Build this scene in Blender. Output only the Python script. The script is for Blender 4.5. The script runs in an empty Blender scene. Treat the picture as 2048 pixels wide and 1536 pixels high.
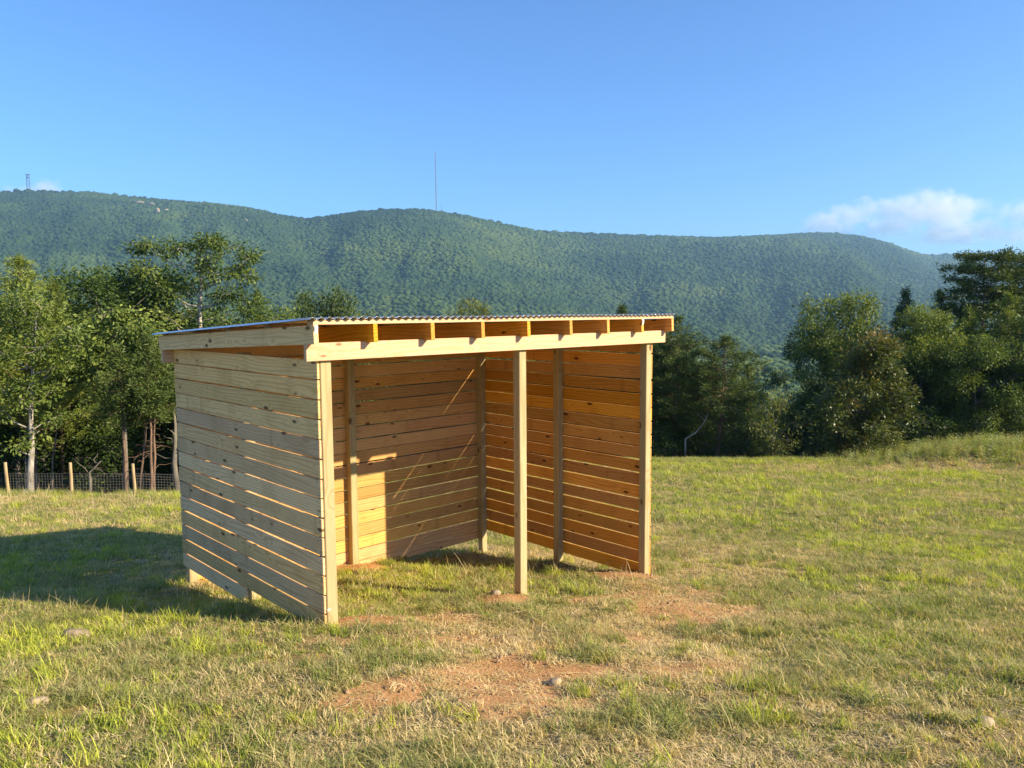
import bpy, math, random
import numpy as np
from mathutils import Matrix, Vector

R = math.radians
sc = bpy.context.scene
col = sc.collection
EYE = 1.45                       # eye height over the ground under the camera

# ------------------------------------------------------------------ camera
PITCH, ROLL = 0.0928, -0.0067
cam = bpy.data.cameras.new('camera')
cam_ob = bpy.data.objects.new('camera', cam)
col.objects.link(cam_ob)
_c, _s = math.cos(PITCH), math.sin(PITCH)
_F = Vector((0, _c, -_s)); _R0 = Vector((1, 0, 0)); _U0 = Vector((0, _s, _c))
_R = _R0 * math.cos(ROLL) + _U0 * math.sin(ROLL)
_U = -_R0 * math.sin(ROLL) + _U0 * math.cos(ROLL)
m = Matrix.Identity(4)
for i in range(3):
    m[i][0], m[i][1], m[i][2] = _R[i], _U[i], -_F[i]
m[2][3] = EYE
cam_ob.matrix_world = m
cam.sensor_width = 36.0
cam.lens = 36.0 * 1546.8 / 2048
cam.clip_start = 0.05
cam.clip_end = 60000
sc.camera = cam_ob

# ------------------------------------------------------------------ sky, sun, exposure
SUN_AZ, SUN_EL = R(108.6), R(26.3)          # azimuth clockwise from +Y
world = bpy.data.worlds.new('World')
sc.world = world
world.use_nodes = True
wn = world.node_tree
sky = wn.nodes.new('ShaderNodeTexSky')
sky.sky_type = 'NISHITA'
sky.sun_disc = False
sky.sun_elevation = SUN_EL
sky.sun_rotation = SUN_AZ
sky.altitude = 300
sky.air_density = 1.0
sky.dust_density = 0.4
sky.ozone_density = 10.0
bg = wn.nodes['Background']
bg.inputs[1].default_value = 0.093
wn.links.new(sky.outputs[0], bg.inputs[0])

sun = bpy.data.lights.new('sun', 'SUN')
sun.energy = 4.3
sun.angle = R(0.53)
sun.color = (1.0, 0.85, 0.60)
sun_ob = bpy.data.objects.new('sun', sun)
col.objects.link(sun_ob)
sd = Vector((math.sin(SUN_AZ) * math.cos(SUN_EL), math.cos(SUN_AZ) * math.cos(SUN_EL), math.sin(SUN_EL)))
sun_ob.rotation_euler = sd.to_track_quat('Z', 'Y').to_euler()
sun_ob.location = (30, -10, 20)

sc.view_settings.view_transform = 'Standard'
sc.view_settings.look = 'None'
sc.view_settings.exposure = 1.36
sc.view_settings.gamma = 1.0
sc.view_settings.use_curve_mapping = False
cy = sc.cycles
cy.max_bounces = 8
cy.diffuse_bounces = 4
cy.glossy_bounces = 2
cy.transmission_bounces = 4
cy.transparent_max_bounces = 8
cy.volume_bounces = 2
cy.sample_clamp_indirect = 8.0
cy.caustics_reflective = False
cy.caustics_refractive = False
cy.use_denoising = True
HAZE = 1.32e-4

# ------------------------------------------------------------------ helpers
def smooth(a, b, x):
    t = np.clip((np.asarray(x, float) - a) / (b - a), 0, 1)
    return t * t * (3 - 2 * t)

def _hash(ix, iy, s):
    n = (ix.astype(np.int64) * 374761393 + iy.astype(np.int64) * 668265263 + s * 982451653) & 0x7fffffff
    n = ((n ^ (n >> 13)) * 1274126177) & 0x7fffffff
    n = (n ^ (n >> 16)) & 0xffff
    return n / 65535.0

def vnoise(x, y, s=0):
    x = np.asarray(x, float); y = np.asarray(y, float)
    x, y = np.broadcast_arrays(x, y)
    ix = np.floor(x); iy = np.floor(y); fx = x - ix; fy = y - iy
    fx = fx * fx * (3 - 2 * fx); fy = fy * fy * (3 - 2 * fy)
    a = _hash(ix, iy, s); b = _hash(ix + 1, iy, s); c = _hash(ix, iy + 1, s); d = _hash(ix + 1, iy + 1, s)
    return (a + (b - a) * fx) * (1 - fy) + (c + (d - c) * fx) * fy

def fbm(x, y, s=0, o=4):
    r = 0; a = .5; t = 0
    for k in range(o):
        r = r + a * vnoise(np.asarray(x) * 2 ** k, np.asarray(y) * 2 ** k, s + k * 17); t += a; a *= .5
    return r / t

def arr_mesh(name, V, F, n, tint=None, smooth_=False):
    """mesh from arrays; every face has n corners"""
    V = np.asarray(V, np.float32); F = np.asarray(F, np.int32)
    me = bpy.data.meshes.new(name)
    me.vertices.add(len(V)); me.vertices.foreach_set('co', V.ravel())
    me.loops.add(F.size); me.loops.foreach_set('vertex_index', F.ravel())
    me.polygons.add(len(F))
    me.polygons.foreach_set('loop_start', np.arange(0, F.size, n, dtype=np.int32))
    me.polygons.foreach_set('loop_total', np.full(len(F), n, np.int32))
    if smooth_:
        me.polygons.foreach_set('use_smooth', np.ones(len(F), bool))
    me.update(calc_edges=True)
    if tint is not None:
        at = me.attributes.new('tint', 'FLOAT', 'FACE'); at.data.foreach_set('value', np.asarray(tint, np.float32))
    return me

def point_attr(me, name, vals):
    at = me.attributes.new(name, 'FLOAT', 'POINT'); at.data.foreach_set('value', np.asarray(vals, np.float32))

def link(name, me, mat=None, parent=None, loc=None, rot=None):
    o = bpy.data.objects.new(name, me); col.objects.link(o)
    if mat is not None and me is not None and not me.materials: me.materials.append(mat)
    if parent: o.parent = parent
    if loc is not None: o.location = loc
    if rot is not None: o.rotation_euler = rot
    return o

def empty(name, loc=(0, 0, 0), rz=0):
    o = bpy.data.objects.new(name, None); col.objects.link(o)
    o.location = loc; o.rotation_euler = (0, 0, rz); o.empty_display_size = .3
    return o

def tag(o, label=None, cat=None, group=None, kind=None):
    if label: o['label'] = label
    if cat: o['category'] = cat
    if group: o['group'] = group
    if kind: o['kind'] = kind
    return o

class PM:
    """polygon soup collector (python lists)"""
    def __init__(s): s.v = []; s.f = []
    def tube(s, path, rad, sides=6, cap=True):
        path = [Vector(p) for p in path]; base = len(s.v); n = len(path)
        ref = Vector((0.31, 0.95, 0.1))
        for i, p in enumerate(path):
            t = (path[min(i + 1, n - 1)] - path[max(i - 1, 0)])
            if t.length < 1e-6: t = Vector((0, 0, 1))
            t.normalize()
            a = t.cross(ref)
            if a.length < 1e-3: a = t.cross(Vector((1, 0, 0)))
            a.normalize(); b = t.cross(a)
            for k in range(sides):
                an = 2 * math.pi * k / sides
                s.v.append(p + (a * math.cos(an) + b * math.sin(an)) * rad[i])
        for i in range(n - 1):
            for k in range(sides):
                k2 = (k + 1) % sides
                s.f.append((base + i * sides + k, base + i * sides + k2, base + (i + 1) * sides + k2, base + (i + 1) * sides + k))
        if cap:
            s.f.append(tuple(base + k for k in range(sides))[::-1]); s.f.append(tuple(base + (n - 1) * sides + k for k in range(sides)))
    def box(s, lo, hi, M=None):
        b = len(s.v)
        for z in (lo[2], hi[2]):
            for x, y in ((lo[0], lo[1]), (hi[0], lo[1]), (hi[0], hi[1]), (lo[0], hi[1])):
                p = Vector((x, y, z)); s.v.append(M @ p if M else p)
        for q in ((3, 2, 1, 0), (4, 5, 6, 7), (0, 1, 5, 4), (1, 2, 6, 5), (2, 3, 7, 6), (3, 0, 4, 7)):
            s.f.append(tuple(b + i for i in q))
    def mesh(s, name, smooth_=False):
        me = bpy.data.meshes.new(name); me.from_pydata([tuple(v) for v in s.v], [], s.f); me.update()
        if smooth_: me.polygons.foreach_set('use_smooth', np.ones(len(me.polygons), bool))
        return me

# ------------------------------------------------------------------ materials
MATS = {}
def new_mat(name):
    m = bpy.data.materials.new(name); m.use_nodes = True
    nt = m.node_tree; nt.nodes.clear()
    out = nt.nodes.new('ShaderNodeOutputMaterial')
    MATS[name] = m
    return m, nt, out

def N(nt, typ, **kw):
    n = nt.nodes.new(typ)
    for k, v in kw.items():
        if k.startswith('in_'):
            key = k[3:]
            n.inputs[int(key) if key.isdigit() else key].default_value = v
        else: setattr(n, k, v)
    return n

def ramp(nt, stops, fac=None):
    n = nt.nodes.new('ShaderNodeValToRGB')
    el = n.color_ramp.elements
    while len(el) > 1: el.remove(el[-1])
    el[0].position, el[0].color = stops[0][0], (*stops[0][1], 1)
    for p, c in stops[1:]:
        e = el.new(p); e.color = (*c, 1)
    if fac is not None: nt.links.new(fac, n.inputs[0])
    return n

def mixc(nt, a, b, fac, mode='MIX'):
    n = nt.nodes.new('ShaderNodeMix'); n.data_type = 'RGBA'; n.blend_type = mode
    for s, v in ((6, a), (7, b), (0, fac)):
        if isinstance(v, (tuple, list)): n.inputs[s].default_value = (*v, 1) if len(v) == 3 else v
        elif isinstance(v, (float, int)): n.inputs[s].default_value = v
        else: nt.links.new(v, n.inputs[s])
    return n.outputs[2]

def math_(nt, op, a, b=None, c=None):
    n = nt.nodes.new('ShaderNodeMath'); n.operation = op
    for i, v in enumerate((a, b, c)):
        if v is None: continue
        if isinstance(v, (float, int)): n.inputs[i].default_value = v
        else: nt.links.new(v, n.inputs[i])
    return n.outputs[0]

def mat_wood(name, base, late, knot, stain=.35, rough=.75, hue=.12):
    """pine: X of the object runs along the grain"""
    m, nt, out = new_mat(name); L = nt.links.new
    tc = N(nt, 'ShaderNodeTexCoord'); oi = N(nt, 'ShaderNodeObjectInfo')
    off = N(nt, 'ShaderNodeVectorMath', operation='SCALE'); off.inputs[0].default_value = (37.0, 11.0, 23.0); L(oi.outputs['Random'], off.inputs['Scale'])
    add = N(nt, 'ShaderNodeVectorMath', operation='ADD'); L(tc.outputs['Object'], add.inputs[0]); L(off.outputs[0], add.inputs[1])
    # slow warp of the growth rings along the board
    mp = N(nt, 'ShaderNodeMapping'); mp.inputs['Scale'].default_value = (.55, 5, 5); L(add.outputs[0], mp.inputs[0])
    wz = N(nt, 'ShaderNodeTexNoise', in_Scale=1.0, in_Detail=2.0, in_Roughness=.5); L(mp.outputs[0], wz.inputs['Vector'])
    # knots: sparse cells, squeezed along the board
    mk = N(nt, 'ShaderNodeMapping'); mk.inputs['Scale'].default_value = (3.3, 3.0, 8.5); L(add.outputs[0], mk.inputs[0])
    vk = N(nt, 'ShaderNodeTexVoronoi', voronoi_dimensions='3D', in_Scale=1.0); L(mk.outputs[0], vk.inputs['Vector'])
    kd = vk.outputs['Distance']
    krim = N(nt, 'ShaderNodeMapRange', interpolation_type='SMOOTHSTEP'); L(kd, krim.inputs[0])
    krim.inputs[1].default_value = .42; krim.inputs[2].default_value = .02; krim.inputs[3].default_value = 0; krim.inputs[4].default_value = 1
    # ring phase
    sx = N(nt, 'ShaderNodeSeparateXYZ'); L(add.outputs[0], sx.inputs[0])
    ph = math_(nt, 'MULTIPLY', sx.outputs['Z'], 210.0)
    ph = math_(nt, 'ADD', ph, math_(nt, 'MULTIPLY', sx.outputs['Y'], 30.0))
    ph = math_(nt, 'ADD', ph, math_(nt, 'MULTIPLY', wz.outputs['Fac'], 44.0))
    ph = math_(nt, 'ADD', ph, math_(nt, 'MULTIPLY', krim.outputs[0], 9.0))
    sn = math_(nt, 'SINE', ph)
    rg = N(nt, 'ShaderNodeMapRange'); L(sn, rg.inputs[0]); rg.inputs[1].default_value = -.1; rg.inputs[2].default_value = 1.0
    # fine fibre
    mf = N(nt, 'ShaderNodeMapping'); mf.inputs['Scale'].default_value = (6, 160, 160); L(add.outputs[0], mf.inputs[0])
    nf = N(nt, 'ShaderNodeTexNoise', in_Scale=1.0, in_Detail=3.0); L(mf.outputs[0], nf.inputs['Vector'])
    # stains / weather
    ns = N(nt, 'ShaderNodeTexNoise', in_Scale=2.6, in_Detail=5.0, in_Roughness=.6); L(add.outputs[0], ns.inputs['Vector'])
    # streaks across: damp marks of stickers
    mb = N(nt, 'ShaderNodeMapping'); mb.inputs['Scale'].default_value = (5.0, .4, .6); L(add.outputs[0], mb.inputs[0])
    nb = N(nt, 'ShaderNodeTexNoise', in_Scale=1.0, in_Detail=2.0); L(mb.outputs[0], nb.inputs['Vector'])
    c = mixc(nt, base, late, math_(nt, 'MULTIPLY', rg.outputs[0], .62))
    c = mixc(nt, c, (base[0] * .55, base[1] * .5, base[2] * .42), math_(nt, 'MULTIPLY', ramp(nt, [(.45, (0, 0, 0)), (.7, (1, 1, 1))], nf.outputs['Fac']).outputs[0], .18))
    c = mixc(nt, c, (late[0] * .7, late[1] * .66, late[2] * .6), math_(nt, 'MULTIPLY', ramp(nt, [(.48, (0, 0, 0)), (.72, (1, 1, 1))], ns.outputs['Fac']).outputs[0], stain))
    c = mixc(nt, c, (late[0] * .55, late[1] * .52, late[2] * .5), math_(nt, 'MULTIPLY', ramp(nt, [(.66, (0, 0, 0)), (.72, (1, 1, 1))], nb.outputs['Fac']).outputs[0], stain * .7))
    # knots only in some cells
    vc = N(nt, 'ShaderNodeSeparateColor'); L(vk.outputs['Color'], vc.inputs[0])
    on = math_(nt, 'GREATER_THAN', vc.outputs[0], .40)
    kc = N(nt, 'ShaderNodeMapRange', interpolation_type='SMOOTHSTEP'); L(kd, kc.inputs[0]); kc.inputs[1].default_value = .17; kc.inputs[2].default_value = .09
    c = mixc(nt, c, knot, math_(nt, 'MULTIPLY', math_(nt, 'MULTIPLY', kc.outputs[0], on), .9))
    # board to board variation
    hsv = N(nt, 'ShaderNodeHueSaturation'); L(c, hsv.inputs['Color'])
    rnd = oi.outputs['Random']
    L(math_(nt, 'ADD', math_(nt, 'MULTIPLY', rnd, .008), .493), hsv.inputs['Hue'])
    r2 = math_(nt, 'FRACT', math_(nt, 'MULTIPLY', rnd, 7.31))
    L(math_(nt, 'ADD', math_(nt, 'MULTIPLY', r2, hue * 2.6), 1 - hue * 1.6), hsv.inputs['Value'])
    r3 = math_(nt, 'FRACT', math_(nt, 'MULTIPLY', rnd, 13.7))
    L(math_(nt, 'ADD', math_(nt, 'MULTIPLY', r3, .16), .92), hsv.inputs['Saturation'])
    bs = N(nt, 'ShaderNodeBsdfPrincipled'); L(hsv.outputs[0], bs.inputs['Base Color']); bs.inputs['Roughness'].default_value = rough
    bs.inputs['Specular IOR Level'].default_value = .25
    bp = N(nt, 'ShaderNodeBump', in_Strength=.25, in_Distance=.003); L(nf.outputs['Fac'], bp.inputs['Height']); L(bp.outputs[0], bs.inputs['Normal'])
    L(bs.outputs[0], out.inputs[0])
    return m

M_plank = mat_wood('shade_lifted_pine_plank', (.94, .64, .285), (.68, .40, .145), (.13, .055, .02), stain=.40, hue=.14)  # same pine, base colour lightened to lift the shade on the left wall
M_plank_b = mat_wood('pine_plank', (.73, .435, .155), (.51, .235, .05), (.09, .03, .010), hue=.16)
M_plank_r = mat_wood('bounce_tinted_pine_plank', (.84, .43, .08), (.58, .23, .028), (.08, .022, .006), hue=.20)  # same pine, pushed orange to stand in for light bounced around inside
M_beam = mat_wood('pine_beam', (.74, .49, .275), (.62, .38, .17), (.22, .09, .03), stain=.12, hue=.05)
M_post = mat_wood('treated_post', (.50, .40, .20), (.37, .27, .115), (.12, .07, .03), stain=.25, hue=.06)

def mat_leaf(name, stops, trans=.35, attr='GEOMETRY', rough=.5, gloss=.25):
    m, nt, out = new_mat(name); L = nt.links.new
    at = N(nt, 'ShaderNodeAttribute', attribute_name='tint'); at.attribute_type = attr
    oi = N(nt, 'ShaderNodeObjectInfo')
    f = math_(nt, 'ADD', at.outputs['Fac'], math_(nt, 'MULTIPLY', math_(nt, 'SUBTRACT', oi.outputs['Random'], .5), .16))
    r = ramp(nt, stops, f)
    bs = N(nt, 'ShaderNodeBsdfPrincipled'); L(r.outputs[0], bs.inputs['Base Color']); bs.inputs['Roughness'].default_value = rough
    bs.inputs['Specular IOR Level'].default_value = gloss
    tr = N(nt, 'ShaderNodeBsdfTranslucent')
    tcx = mixc(nt, r.outputs[0], (1.0, 1.0, .35), 1.0, 'MULTIPLY'); L(tcx, tr.inputs[0])
    mx = N(nt, 'ShaderNodeMixShader'); mx.inputs[0].default_value = trans
    L(bs.outputs[0], mx.inputs[1]); L(tr.outputs[0], mx.inputs[2]); L(mx.outputs[0], out.inputs[0])
    return m

M_oak = mat_leaf('oak_leaves', [(0, (.040, .072, .014)), (.5, (.115, .165, .032)), (1, (.26, .31, .065))], trans=.32)
M_dark = mat_leaf('dark_leaves', [(0, (.028, .055, .013)), (.5, (.075, .120, .026)), (1, (.15, .20, .042))])
M_pine = mat_leaf('pine_needles', [(0, (.030, .058, .014)), (.5, (.075, .110, .024)), (1, (.16, .20, .045))], trans=.25)
M_lime = mat_leaf('lime_needles', [(0, (.065, .095, .016)), (.5, (.165, .21, .036)), (1, (.31, .35, .065))], trans=.35)
M_mag = mat_leaf('glossy_leaves', [(0, (.045, .065, .014)), (.45, (.115, .145, .030)), (.75, (.20, .18, .042)), (1, (.32, .17, .05))], trans=.3, rough=.42, gloss=.4)
M_yel = mat_leaf('yellow_leaves', [(0, (.06, .08, .015)), (.5, (.17, .19, .035)), (1, (.34, .32, .08))])
M_far = mat_leaf('far_canopy', [(0, (.020, .042, .016)), (.5, (.040, .072, .022)), (1, (.085, .115, .028))], trans=0, attr='INSTANCER', rough=.8, gloss=.1)
M_grass = mat_leaf('grass_blades', [(0, (.82, .66, .38)), (.2, (.66, .51, .24)), (.38, (.40, .37, .155)), (.58, (.24, .30, .065)), (.78, (.46, .50, .07)), (1, (.62, .64, .09))], trans=.4, attr='INSTANCER', rough=.6, gloss=.2)
M_weed = mat_leaf('weed_leaves', [(0, (.56, .45, .20)), (.35, (.30, .33, .07)), (.8, (.42, .46, .11)), (1, (.66, .66, .42))], attr='INSTANCER')

def mat_bark(name, a, b, scale=9):
    m, nt, out = new_mat(name); L = nt.links.new
    tc = N(nt, 'ShaderNodeTexCoord'); mp = N(nt, 'ShaderNodeMapping'); mp.inputs['Scale'].default_value = (scale, scale, scale * .25); L(tc.outputs['Object'], mp.inputs[0])
    n = N(nt, 'ShaderNodeTexNoise', in_Scale=1.0, in_Detail=5.0, in_Roughness=.65); L(mp.outputs[0], n.inputs['Vector'])
    r = ramp(nt, [(.35, a), (.65, b)], n.outputs['Fac'])
    bs = N(nt, 'ShaderNodeBsdfPrincipled', in_Roughness=.9); L(r.outputs[0], bs.inputs['Base Color'])
    bp = N(nt, 'ShaderNodeBump', in_Strength=.6, in_Distance=.02); L(n.outputs['Fac'], bp.inputs['Height']); L(bp.outputs[0], bs.inputs['Normal'])
    L(bs.outputs[0], out.inputs[0]); return m
M_bark = mat_bark('grey_bark', (.10, .085, .065), (.22, .19, .15))
M_pbark = mat_bark('pale_bark', (.16, .14, .11), (.52, .47, .40), 11)
M_rbark = mat_bark('pine_bark', (.10, .06, .04), (.26, .16, .10), 12)
M_clay = mat_bark('clay', (.36, .20, .09), (.58, .38, .20), 30)
M_fpost = mat_bark('fence_post_wood', (.32, .22, .11), (.55, .40, .22), 10)
M_stone = mat_bark('stone', (.20, .145, .085), (.42, .32, .20), 22)
M_cliff = mat_bark('cliff_rock', (.20, .16, .11), (.36, .29, .20), .1)

def mat_plain(name, c, rough=.6, metal=0.0):
    m, nt, out = new_mat(name)
    n = N(nt, 'ShaderNodeTexNoise', in_Scale=14.0, in_Detail=3.0)
    tc = N(nt, 'ShaderNodeTexCoord'); nt.links.new(tc.outputs['Object'], n.inputs['Vector'])
    r = ramp(nt, [(.3, tuple(v * .82 for v in c)), (.7, c)], n.outputs['Fac'])
    bs = N(nt, 'ShaderNodeBsdfPrincipled', in_Roughness=rough, in_Metallic=metal); nt.links.new(r.outputs[0], bs.inputs['Base Color'])
    nt.links.new(bs.outputs[0], out.inputs[0]); return m
M_metal = mat_plain('galvanised_sheet', (.62, .64, .67), .32, .9)
M_wire = mat_plain('fence_wire', (.17, .17, .165), .6, .3)
M_steel = mat_plain('mast_steel', (.10, .105, .12), .6, .2)
M_tag = mat_plain('white_tag', (.82, .82, .80), .6)

# ground: real colours of soil, straw and turf, split by where they lie
m, nt, out = new_mat('meadow_ground'); L = nt.links.new; M_ground = m
a_s = N(nt, 'ShaderNodeAttribute', attribute_name='soil'); a_g = N(nt, 'ShaderNodeAttribute', attribute_name='turf'); a_l = N(nt, 'ShaderNodeAttribute', attribute_name='litter')
geo = N(nt, 'ShaderNodeNewGeometry')
n1 = N(nt, 'ShaderNodeTexNoise', in_Scale=5.0, in_Detail=6.0, in_Roughness=.65); L(geo.outputs['Position'], n1.inputs['Vector'])
n2 = N(nt, 'ShaderNodeTexNoise', in_Scale=45.0, in_Detail=4.0, in_Roughness=.7); L(geo.outputs['Position'], n2.inputs['Vector'])
n3 = N(nt, 'ShaderNodeTexNoise', in_Scale=1.1, in_Detail=4.0); L(geo.outputs['Position'], n3.inputs['Vector'])
soil = ramp(nt, [(.30, (.26, .12, .04)), (.5, (.52, .27, .105)), (.7, (.68, .44, .22))], mixc(nt, n1.outputs['Fac'], n2.outputs['Fac'], .55)).outputs[0]
straw = ramp(nt, [(.32, (.07, .048, .02)), (.5, (.24, .175, .075)), (.70, (.50, .38, .19))], n2.outputs['Fac']).outputs[0]
turf = ramp(nt, [(.32, (.05, .055, .015)), (.55, (.16, .165, .045)), (.72, (.30, .29, .085))], mixc(nt, n3.outputs['Fac'], n2.outputs['Fac'], .5)).outputs[0]
c = mixc(nt, straw, turf, a_g.outputs['Fac'])
sm = N(nt, 'ShaderNodeMapRange', interpolation_type='SMOOTHSTEP'); L(math_(nt, 'ADD', a_s.outputs['Fac'], math_(nt, 'MULTIPLY', math_(nt, 'SUBTRACT', n1.outputs['Fac'], .5), .8)), sm.inputs[0]); sm.inputs[1].default_value = .27; sm.inputs[2].default_value = .70
c = mixc(nt, c, soil, sm.outputs[0])
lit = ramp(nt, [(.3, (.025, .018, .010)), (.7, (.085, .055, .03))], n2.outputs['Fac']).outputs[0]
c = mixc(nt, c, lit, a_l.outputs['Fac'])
bs = N(nt, 'ShaderNodeBsdfPrincipled', in_Roughness=.95); bs.inputs['Specular IOR Level'].default_value = .1; L(c, bs.inputs['Base Color'])
bp = N(nt, 'ShaderNodeBump', in_Strength=.8, in_Distance=.03); L(mixc(nt, n1.outputs['Fac'], n2.outputs['Fac'], .5), bp.inputs['Height']); L(bp.outputs[0], bs.inputs['Normal'])
L(bs.outputs[0], out.inputs[0])

m, nt, out = new_mat('forest_floor'); M_floor = m
n1 = N(nt, 'ShaderNodeTexNoise', in_Scale=.02, in_Detail=5.0); g_ = N(nt, 'ShaderNodeNewGeometry'); nt.links.new(g_.outputs['Position'], n1.inputs['Vector'])
r_ = ramp(nt, [(.3, (.020, .035, .012)), (.7, (.04, .06, .018))], n1.outputs['Fac'])
bs = N(nt, 'ShaderNodeBsdfPrincipled', in_Roughness=.95); nt.links.new(r_.outputs[0], bs.inputs['Base Color']); nt.links.new(bs.outputs[0], out.inputs[0])

# ------------------------------------------------------------------ terrain heights (relative to the eye, +EYE = world z)
CY = np.array([-80, -20, 0, 2, 4, 5.66, 8, 10.5, 13, 16, 20, 25, 31, 34, 40, 60, 120, 300, 700, 1000])
CZ = np.array([6.0, 1.0, -1.43, -1.71, -2.03, -2.34, -2.80, -3.27, -3.66, -4.10, -4.68, -5.28, -5.98, -6.7, -9.0, -16, -30, -45, -52, -46])
LZ = np.array([6.0, 1.0, -1.43, -1.71, -2.03, -2.34, -2.80, -3.24, -3.66, -4.18, -4.83, -6.2, -8.0, -9.0, -11., -17, -30, -45, -52, -46])
FL = np.array([-1.4288, 5.6614]); YAW = .7556; W, D = 4.0845, 2.8618
EU = np.array([math.cos(YAW), math.sin(YAW)]); EV = np.array([-math.sin(YAW), math.cos(YAW)])
def wxy(u, v): return FL + u * EU + v * EV
MOUNDS = [(*wxy(.34, -.05), .30, .07), (*wxy(1.80, -.05), .30, .05), (*wxy(3.70, .08), .40, .07), (*wxy(.2, 1.30), .20, .05), (*wxy(.12, 2.45), .30, .04), (*wxy(1.9, 2.65), .35, .06), (*wxy(4.0, 2.6), .3, .03), (*wxy(3.9, 1.3), .3, .04), (*wxy(-.25, 1.1), .22, .04)]
def height(x, y):
    x = np.asarray(x, float); y = np.asarray(y, float)
    w = smooth(-9, -3.5, x)
    c = np.interp(y, CY, CZ) ; l = np.interp(y, CY, LZ)
    c2 = .5 * (np.interp(y - .8, CY, CZ) + np.interp(y + .8, CY, CZ)); l2 = .5 * (np.interp(y - .8, CY, LZ) + np.interp(y + .8, CY, LZ))
    z = w * (.5 * c + .5 * c2) + (1 - w) * (.5 * l + .5 * l2)
    z = z - .0093 * np.clip(x, -20, 20)
    near = 1 - smooth(40, 90, np.hypot(x, y))
    z = z - .065 * smooth(2.0, 5.0, y) * (1 - smooth(11, 16, y)) - .003
    # raised bank with weeds at the right edge of the field
    z = z + .80 * smooth(12.0, 19.5, x) * smooth(25.5, 28.6, y) * (1 - smooth(31, 36, y)) 
    # lumps
    lump = (fbm(x * .9, y * .9, 3, 4) - .5) * .10 + (fbm(x * 4, y * 4, 9, 3) - .5) * .045
    z = z + lump * near * smooth(-.2, 1.5, np.abs(x) + np.abs(y))
    for mx, my, r, h in MOUNDS:
        z = z + h * np.exp(-(((x - mx) ** 2 + (y - my) ** 2) / (r * r))) * (1 + .4 * (vnoise(x * 9, y * 9, 5) - .5))
    far = smooth(90, 400, np.hypot(x, y))
    z = z + far * (fbm(x * .006, y * .006, 21, 3) - .5) * 22
    return z
def gz(x, y): return float(height(x, y)) + EYE

# soil / turf masks (where the bare earth lies)
BARE = [(-.35, 5.34, .6, .24, .95), (.20, 4.55, .45, .24, .9), (-.05, 4.15, .3, .16, .7), (-1.47, 4.70, .3, .2, .7), (.75, 5.5, .5, .3, .75), (1.1, 4.6, .35, .22, .6), (.1, 6.2, .5, .3, .6), (.6, 6.9, .6, .25, .55), (-.5, 6.0, .4, .25, .6),
        (-1.85, 2.95, .3, .2, .8), (1.6, 3.6, .3, .16, .5), (2.6, 5.2, .5, .22, .5), (-2.3, 3.75, .3, .16, .5), (-2.6, 5.9, .4, .15, .55), (1.9, 6.6, .5, .25, .55), (-.7, 4.0, .3, .15, .5), (1.5, 5.6, .3, .2, .55), (2.1, 7.6, .5, .2, .5), (.45, 3.9, .25, .14, .5)]
def soil_mask(x, y):
    s = np.zeros_like(np.asarray(x, float))
    for bx, by, rx, ry, k in BARE:
        s = np.maximum(s, k * np.exp(-(((x - bx) / rx) ** 2 + ((y - by) / ry) ** 2) ** 1.0))
    nse = fbm(x * 1.3, y * 1.3, 31, 4)
    front = (1 - smooth(1.6, 3.2, np.abs(np.asarray(x) - .4))) * smooth(3.2, 4.2, y) * (1 - smooth(6.5, 9, y))
    s = s * .75 + (nse - .5) * 1.5 + front * .36
    for mx, my, r, h in MOUNDS[:3] + MOUNDS[5:6]:
        s = np.maximum(s, 1.15 * np.exp(-(((x - mx) ** 2 + (y - my) ** 2) / (r * r * 1.1))) + (nse - .5) * .6)
    return np.clip(s, 0, 1)
def turf_mask(x, y):
    t = fbm(x * .55, y * .4, 41, 4)
    t = smooth(.34, .62, t)
    y = np.asarray(y, float); x = np.asarray(x, float)
    t = t * .75 + .25 * smooth(7, 16, y)
    t = t * (1 - .6 * np.exp(-(((x + 8.5) / 5.5) ** 2 + ((y - 17.2) / 1.7) ** 2)))
    t = t * (1 - .7 * smooth(11, 13, x) * np.exp(-((y - 26.6) / 1.1) ** 2))     # the straw-coloured strip by the fence
    t = np.maximum(t, smooth(60, 110, y))
    t = t + .18 * smooth(2, 7, x) * (1 - smooth(24, 27, y)) - .35 * (1 - smooth(1.2, 3.0, np.abs(x - .3))) * smooth(3.0, 4.2, y) * (1 - smooth(6.0, 8.0, y))
    return np.clip(t, 0, 1)
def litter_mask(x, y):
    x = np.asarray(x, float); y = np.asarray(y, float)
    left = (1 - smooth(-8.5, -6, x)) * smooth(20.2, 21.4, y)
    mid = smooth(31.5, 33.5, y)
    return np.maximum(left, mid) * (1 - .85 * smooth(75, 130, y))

def axis(lim, s0, k):
    v = [0.0]
    while v[-1] < lim: v.append(v[-1] + s0 + k * v[-1])
    return np.array(v)
xa = axis(1100, .085, .021); xs = np.concatenate([-xa[:0:-1], xa])
ya = axis(1050, .085, .021); yb = axis(80, .3, .12); ys = np.concatenate([-yb[:0:-1] + 2.0, ya + 2.0])
X, Y = np.meshgrid(xs, ys)
Zg = height(X, Y) + EYE
nx, ny = len(xs), len(ys)
idx = np.arange(nx * ny).reshape(ny, nx)
F = np.stack([idx[:-1, :-1], idx[:-1, 1:], idx[1:, 1:], idx[1:, :-1]], -1).reshape(-1, 4)
me = arr_mesh('ground', np.stack([X, Y, Zg], -1).reshape(-1, 3), F, 4, smooth_=True)
xf, yf = X.ravel(), Y.ravel()
point_attr(me, 'soil', soil_mask(xf, yf) * (1 - smooth(12, 25, yf))); point_attr(me, 'turf', turf_mask(xf, yf)); point_attr(me, 'litter', litter_mask(xf, yf))
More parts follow.
